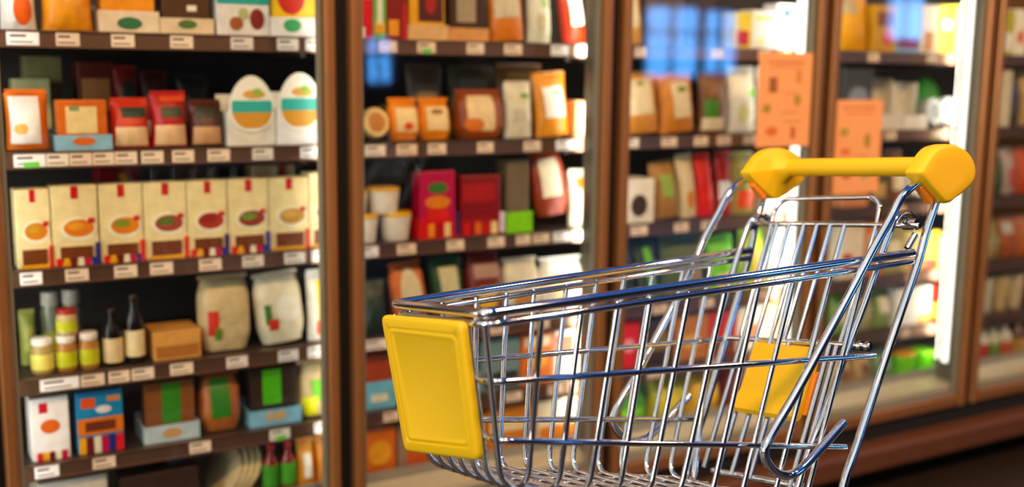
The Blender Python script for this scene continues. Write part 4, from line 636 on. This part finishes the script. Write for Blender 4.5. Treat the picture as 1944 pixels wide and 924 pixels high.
# basket rim: thick upper wire and thinner wire just under it, both running round the front
tube_part('basket_rim', [rim(-.02, 1), rim(.97, 1), rim(1, 1), rim(1, -1), rim(.97, -1), rim(-.02, -1)], .0071, .03, 14)
dz = Vector((0, 0, -.0148))
tube_part('rim_wire', [rim(-.02, 1) + dz, rim(1, 1) + dz, rim(1, -1) + dz, rim(-.02, -1) + dz], .0052, .03)
for f0, f1 in ((.388, .405), (.729, .757)):
    tube_part('basket_hoop', [side(0, f1, 1), side(1, f0, 1), side(1, f0, -1), side(0, f1, -1)], .0048, .02)
for tr, tf in ((.893, .94), (.812, .857), (.736, .772), (.665, .684), (.576, .594), (.489, .503), (.406, .402), (.315, .306), (.214, .196), (.118, .083)):
    tube_part('basket_wire', [side(tr, .035, 1, tf), side(tr, 1, 1, tf), side(tr, 1, -1, tf), side(tr, .035, -1, tf)], .0043, .03, 10)
for i in range(7):
    q = -1 + 2 * i / 6
    a, bt, e = rim(1, q) + dz, flo(1, q * .97), flo(-.0, q * .97)
    tube_part('floor_wire', [a + Vector((.003, 0, 0)), bt + Vector((.004, 0, -.004)), e + Vector((0, 0, -.004))], .0041, .035, 10)
for t in (.0,): tube_part('floor_crossbar', [flo(t, 1) + Vector((0, 0, -.01)), flo(t, -1) + Vector((0, 0, -.01))], .0055)
# side frames: hooked tube A in front, long leg tube B behind, both from the handle caps
def zo(v): return (.205 - v) * .045
A_ = [(-.045, .127), (-.028, .119), (.01, .103), (.032, .086), (.055, .059), (.1, .013), (.147, -.038), (.276, -.175), (.333, -.23), (.352, -.25), (.359, -.265), (.352, -.283), (.334, -.3), (.309, -.31), (.282, -.308), (.24, -.289), (.173, -.252)]
B_ = [(-.088, .11), (-.077, .089), (-.062, .062), (-.043, .029), (-.019, -.02), (.054, -.142), (.138, -.289), (.173, -.349)]
def smooth_path(pts, n=5):
    P_ = [Vector(p) for p in pts]; P_ = [P_[0] * 2 - P_[1]] + P_ + [P_[-1] * 2 - P_[-2]]; out = []
    for i in range(1, len(P_) - 2):
        p0, p1, p2, p3 = P_[i-1:i+3]
        for k in range(n):
            t = k / n; out.append(.5 * (2 * p1 + (p2 - p0) * t + (2 * p0 - 5 * p1 + 4 * p2 - p3) * t * t + (3 * p1 - p0 - 3 * p2 + p3) * t ** 3))
    out.append(P_[-2]); return out
for s in (1, -1):
    def sv(u, z): 
        v = s * (.1855 + .05 * max(z, -.4)); return (u, v, z + (zo(v) if z > .02 else zo(v) * max(0, (z + .06) / .08) if z > -.06 else 0))
    tube_part('frame_tube', smooth_path([sv(*q) for q in A_]), .0071, 0, 14)
    tube_part('frame_tube', smooth_path([sv(*q) for q in B_] + [sv(.19, -.42), sv(.12, -.56), sv(.06, -.72), sv(.04, -.82), sv(.08, -.86), sv(.2, -.865), sv(.5, -.865), sv(.74, -.865)]), .0071, 0, 14)
for u, zz in ((.2, -.865), (.7, -.865)): tube_part('chassis_crossbar', [(u, .166, zz), (u, -.166, zz)], .006)
for s in (1, -1):
    for u in (.07, .72):
        v = s * .166; zw = (.05 - TCV.z - .12765 * v) / .99182
        b = MB(); b.box(u - .012, u + .012, v - .02, v + .02, -.872, -.86, CH, .002)
        for q in (-1, 1): b.box(u - .01, u + .01, v + q * .017 - .002, v + q * .017 + .002, zw - .01, -.862, CH)
        f = cart_part(b, 'caster_fork')
        pr = MB(); n = 24; rr = .0495
        pr.loft([[(u + r2 * math.cos(2 * math.pi * i / n), v + y, zw + r2 * math.sin(2 * math.pi * i / n)) for i in range(n)] for r2, y in ((rr * .8, -.012), (rr, -.009), (rr, .009), (rr * .8, .012))], mat('2b2b2b', .6))
        cart_part(pr, 'wheel', f)
# handle: plain bar between two teardrop caps
def resample(poly, n=40):
    P_ = [Vector((*p, 0)) for p in poly]; N = len(P_); out = []
    for i in range(N):
        p0, p1, p2, p3 = P_[i-1], P_[i], P_[(i+1) % N], P_[(i+2) % N]
        for k in range(4):
            t = k / 4; q = .5 * (2 * p1 + (p2 - p0) * t + (2 * p0 - 5 * p1 + 4 * p2 - p3) * t * t + (3 * p1 - p0 - 3 * p2 + p3) * t ** 3); out.append((q.x, q.y))
    return out
CAP = resample([(-.004, .132), (-.012, .141), (-.038, .163), (-.063, .1745), (-.1, .177), (-.136, .168), (-.16, .15), (-.1685, .129), (-.158, .109), (-.123, .092), (-.1, .083), (-.086, .0785), (-.074, .079), (-.06, .087), (-.022, .115)])
BU, BZ, BRR = -.098, .139, .0168
def capring(v, k, cu=-.085, cz=.128, toward=0.0):
    out = []
    for i, (u, z) in enumerate(CAP):
        x, y = cu + (u - cu) * k, cz + (z - cz) * k
        if toward:
            a = math.atan2(z - BZ, u - BU); x = x * (1 - toward) + (BU + BRR * 1.02 * math.cos(a)) * toward; y = y * (1 - toward) + (BZ + BRR * 1.02 * math.sin(a)) * toward
        out.append((x, v, y + zo(v)))
    return out
for s in (1, -1):
    b = MB(); b.loft([capring(s * v * (1 if s > 0 else .9), k, toward=tw) for v, k, tw in ((.209, .55, 0), (.2088, .86, 0), (.207, .95, 0), (.203, .99, 0), (.198, 1, 0), (.184, 1, 0), (.179, .98, 0), (.176, .93, .1), (.173, .9, .45), (.168, .9, .72), (.16, .9, .86), (.154, .9, .96), (.15, .9, 1))], YEL)
    cp = cart_part(b, 'handle_cap')
    g = MB(); v0, v1 = (.18, .2) if s > 0 else (-.182, -.162)
    vm = (v0 + v1) / 2; g.box(-.02, .02, -.007, .007, -.012, .006, ORG, .002)
    g.v = [(-.03 + x * .75 + zz * -.55 - .012, vm + y, .101 + x * .72 + zz * .75 + zo(vm)) for x, y, zz in g.v]
    o = cart_part(g, 'cap_insert', cp); o['label'] = 'orange insert between the two tubes'
b = MB(); N = 28
b.loft([[(BU + BRR * math.cos(2 * math.pi * i / N), v, BZ + zo(v) + BRR * math.sin(2 * math.pi * i / N)) for i in range(N)] for v in (-.152, -.07, 0, .07, .152)], YEL); cart_part(b, 'handle_bar')
# front panel: yellow plate with rounded corners and a stepped border
QC = [(-.134, -.022), (.086, -.018), (.069, -.208), (-.137, -.229)]     # (v, z) corners
def rquad(ins, r_):
    c = Vector((sum(p[0] for p in QC) / 4, sum(p[1] for p in QC) / 4)); P_ = [Vector(p) for p in QC]; n = 4; inner = []
    for i in range(n):
        a, bq, d_ = P_[i-1], P_[i], P_[(i+1) % n]; e1 = (bq - a).normalized(); e2 = (d_ - bq).normalized()
        n1 = Vector((e1.y, -e1.x)); n2 = Vector((e2.y, -e2.x))
        if n1.dot(c - bq) < 0: n1, n2 = -n1, -n2
        k = ins / (1 + n1.dot(n2)); inner.append(bq + (n1 + n2) * k)
    out = []
    for i in range(n):
        a, bq, d_ = inner[i-1], inner[i], inner[(i+1) % n]; p, q = bq + (a - bq).normalized() * r_, bq + (d_ - bq).normalized() * r_
        for j in range(7):
            t = j / 6; out.append(p * (1 - t) ** 2 + bq * 2 * t * (1 - t) + q * t * t)
    return out
def pring(ins, r_, off): return [(.824 + .123 * z + off, v, z) for v, z in rquad(ins, r_)]
b = MB(); b.loft([pring(.003, .012, -.0125), pring(0, .013, -.0105), pring(0, .013, -.005), pring(.0015, .012, -.0015), pring(.005, .011, 0), pring(.0155, .009, 0), pring(.0165, .009, -.0016), pring(.0195, .0085, -.0016), pring(.0205, .008, -.0006), pring(.0235, .008, -.0006), pring(.026, .008, -.0026)], YEL)
cart_part(b, 'front_panel')
# rear gate with child-seat back, hinged on the rod between the tall tubes
def gp(v, z, off=0.0): return Vector((-.025 + (.047 - z) * .51 + off, v, z))
tube_part('hinge_rod', [gp(-.192, .052), gp(.19, .045)], .0048)
tube_part('seat_back_loop', [gp(-.128, -.15), gp(-.131, .047), gp(-.134, .075), gp(-.118, .0955), gp(.083, .0935), gp(.101, .08), gp(.105, .047), gp(.094, -.145)], .0045, .02)
for v in (-.114, -.085, -.05, -.02, .01, .041): tube_part('seat_back_wire', [gp(v, .049, .004), gp(v - .003, -.15, .004)], .0042, 0, 10)
tube_part('seat_rod', [gp(-.158, -.156), gp(.155, -.146)], .0048)
for s, v in ((1, .158), (-1, -.16)):
    tube_part('gate_side_wire', smooth_path([(-.055, v, .04), (-.05, v, .057), (-.035, v, .066), (-.016, v, .0645), (.001, v, .054), (.015, v, .036), (.033, v * .99, .008), (.076, v * .97, -.065), (.127, v * .93, -.15), (.168, v * .86, -.235), (.205, v * .76, -.315), (.222, v * .72, -.36), (.24, v * .68, -.385), (.29, v * .66, -.382)]), .0061, 0, 12)
for v in (-.118, -.083, -.051, -.009, .078, .093): tube_part('gate_wire', [gp(v, -.15, .006), gp(v - .004, -.372, .006)], .0047, 0, 10)
tube_part('gate_foot_bar', [gp(-.105, -.376), gp(.1, -.368)], .0058)
for v in (.178, .165, -.178):
    b = MB(); b.tube([gp(v - .006, .047), gp(v + .006, .047)], .0095, CH, 14); cart_part(b, 'hinge_sleeve')
for v in (.118, .135, .15):
    b = MB(); b.tube([gp(v - .003, -.147), gp(v + .003, -.147)], .0085, CH, 14); cart_part(b, 'rod_collar')
tube_part('stop_wire', [(-.03, .176, .03), (-.012, .172, .008)], .006)
# yellow seat flap folded down inside the gate
b = MB(); pts = [(.0, -.157), (.0, -.2), (.003, -.235), (.012, -.252), (.016, -.262), (.01, -.27), (-.0, -.272), (-.012, -.262), (-.016, -.25), (-.014, -.2), (-.014, -.157)]
rings = []
for v, k in ((-.082, .9), (-.08, 1), (.058, 1), (.06, .9)):
    rings.append([gp(v - (.004 if z < -.24 and v < 0 else 0), -.21 + (z + .21) * (1 if k == 1 else .985), .012 + o_ * k) for o_, z in pts])
b.loft(rings, YEL, smooth=False); sf = cart_part(b, 'seat_flap')
b = MB(); b.box(-.01, .004, .0605, .07, -.262, -.195, ORG, .002); b.v = [tuple(gp(v, z, .005 + u)) for u, v, z in b.v]
cart_part(b, 'seat_flap_rib', sf)['label'] = 'orange rib on the edge of the seat flap'
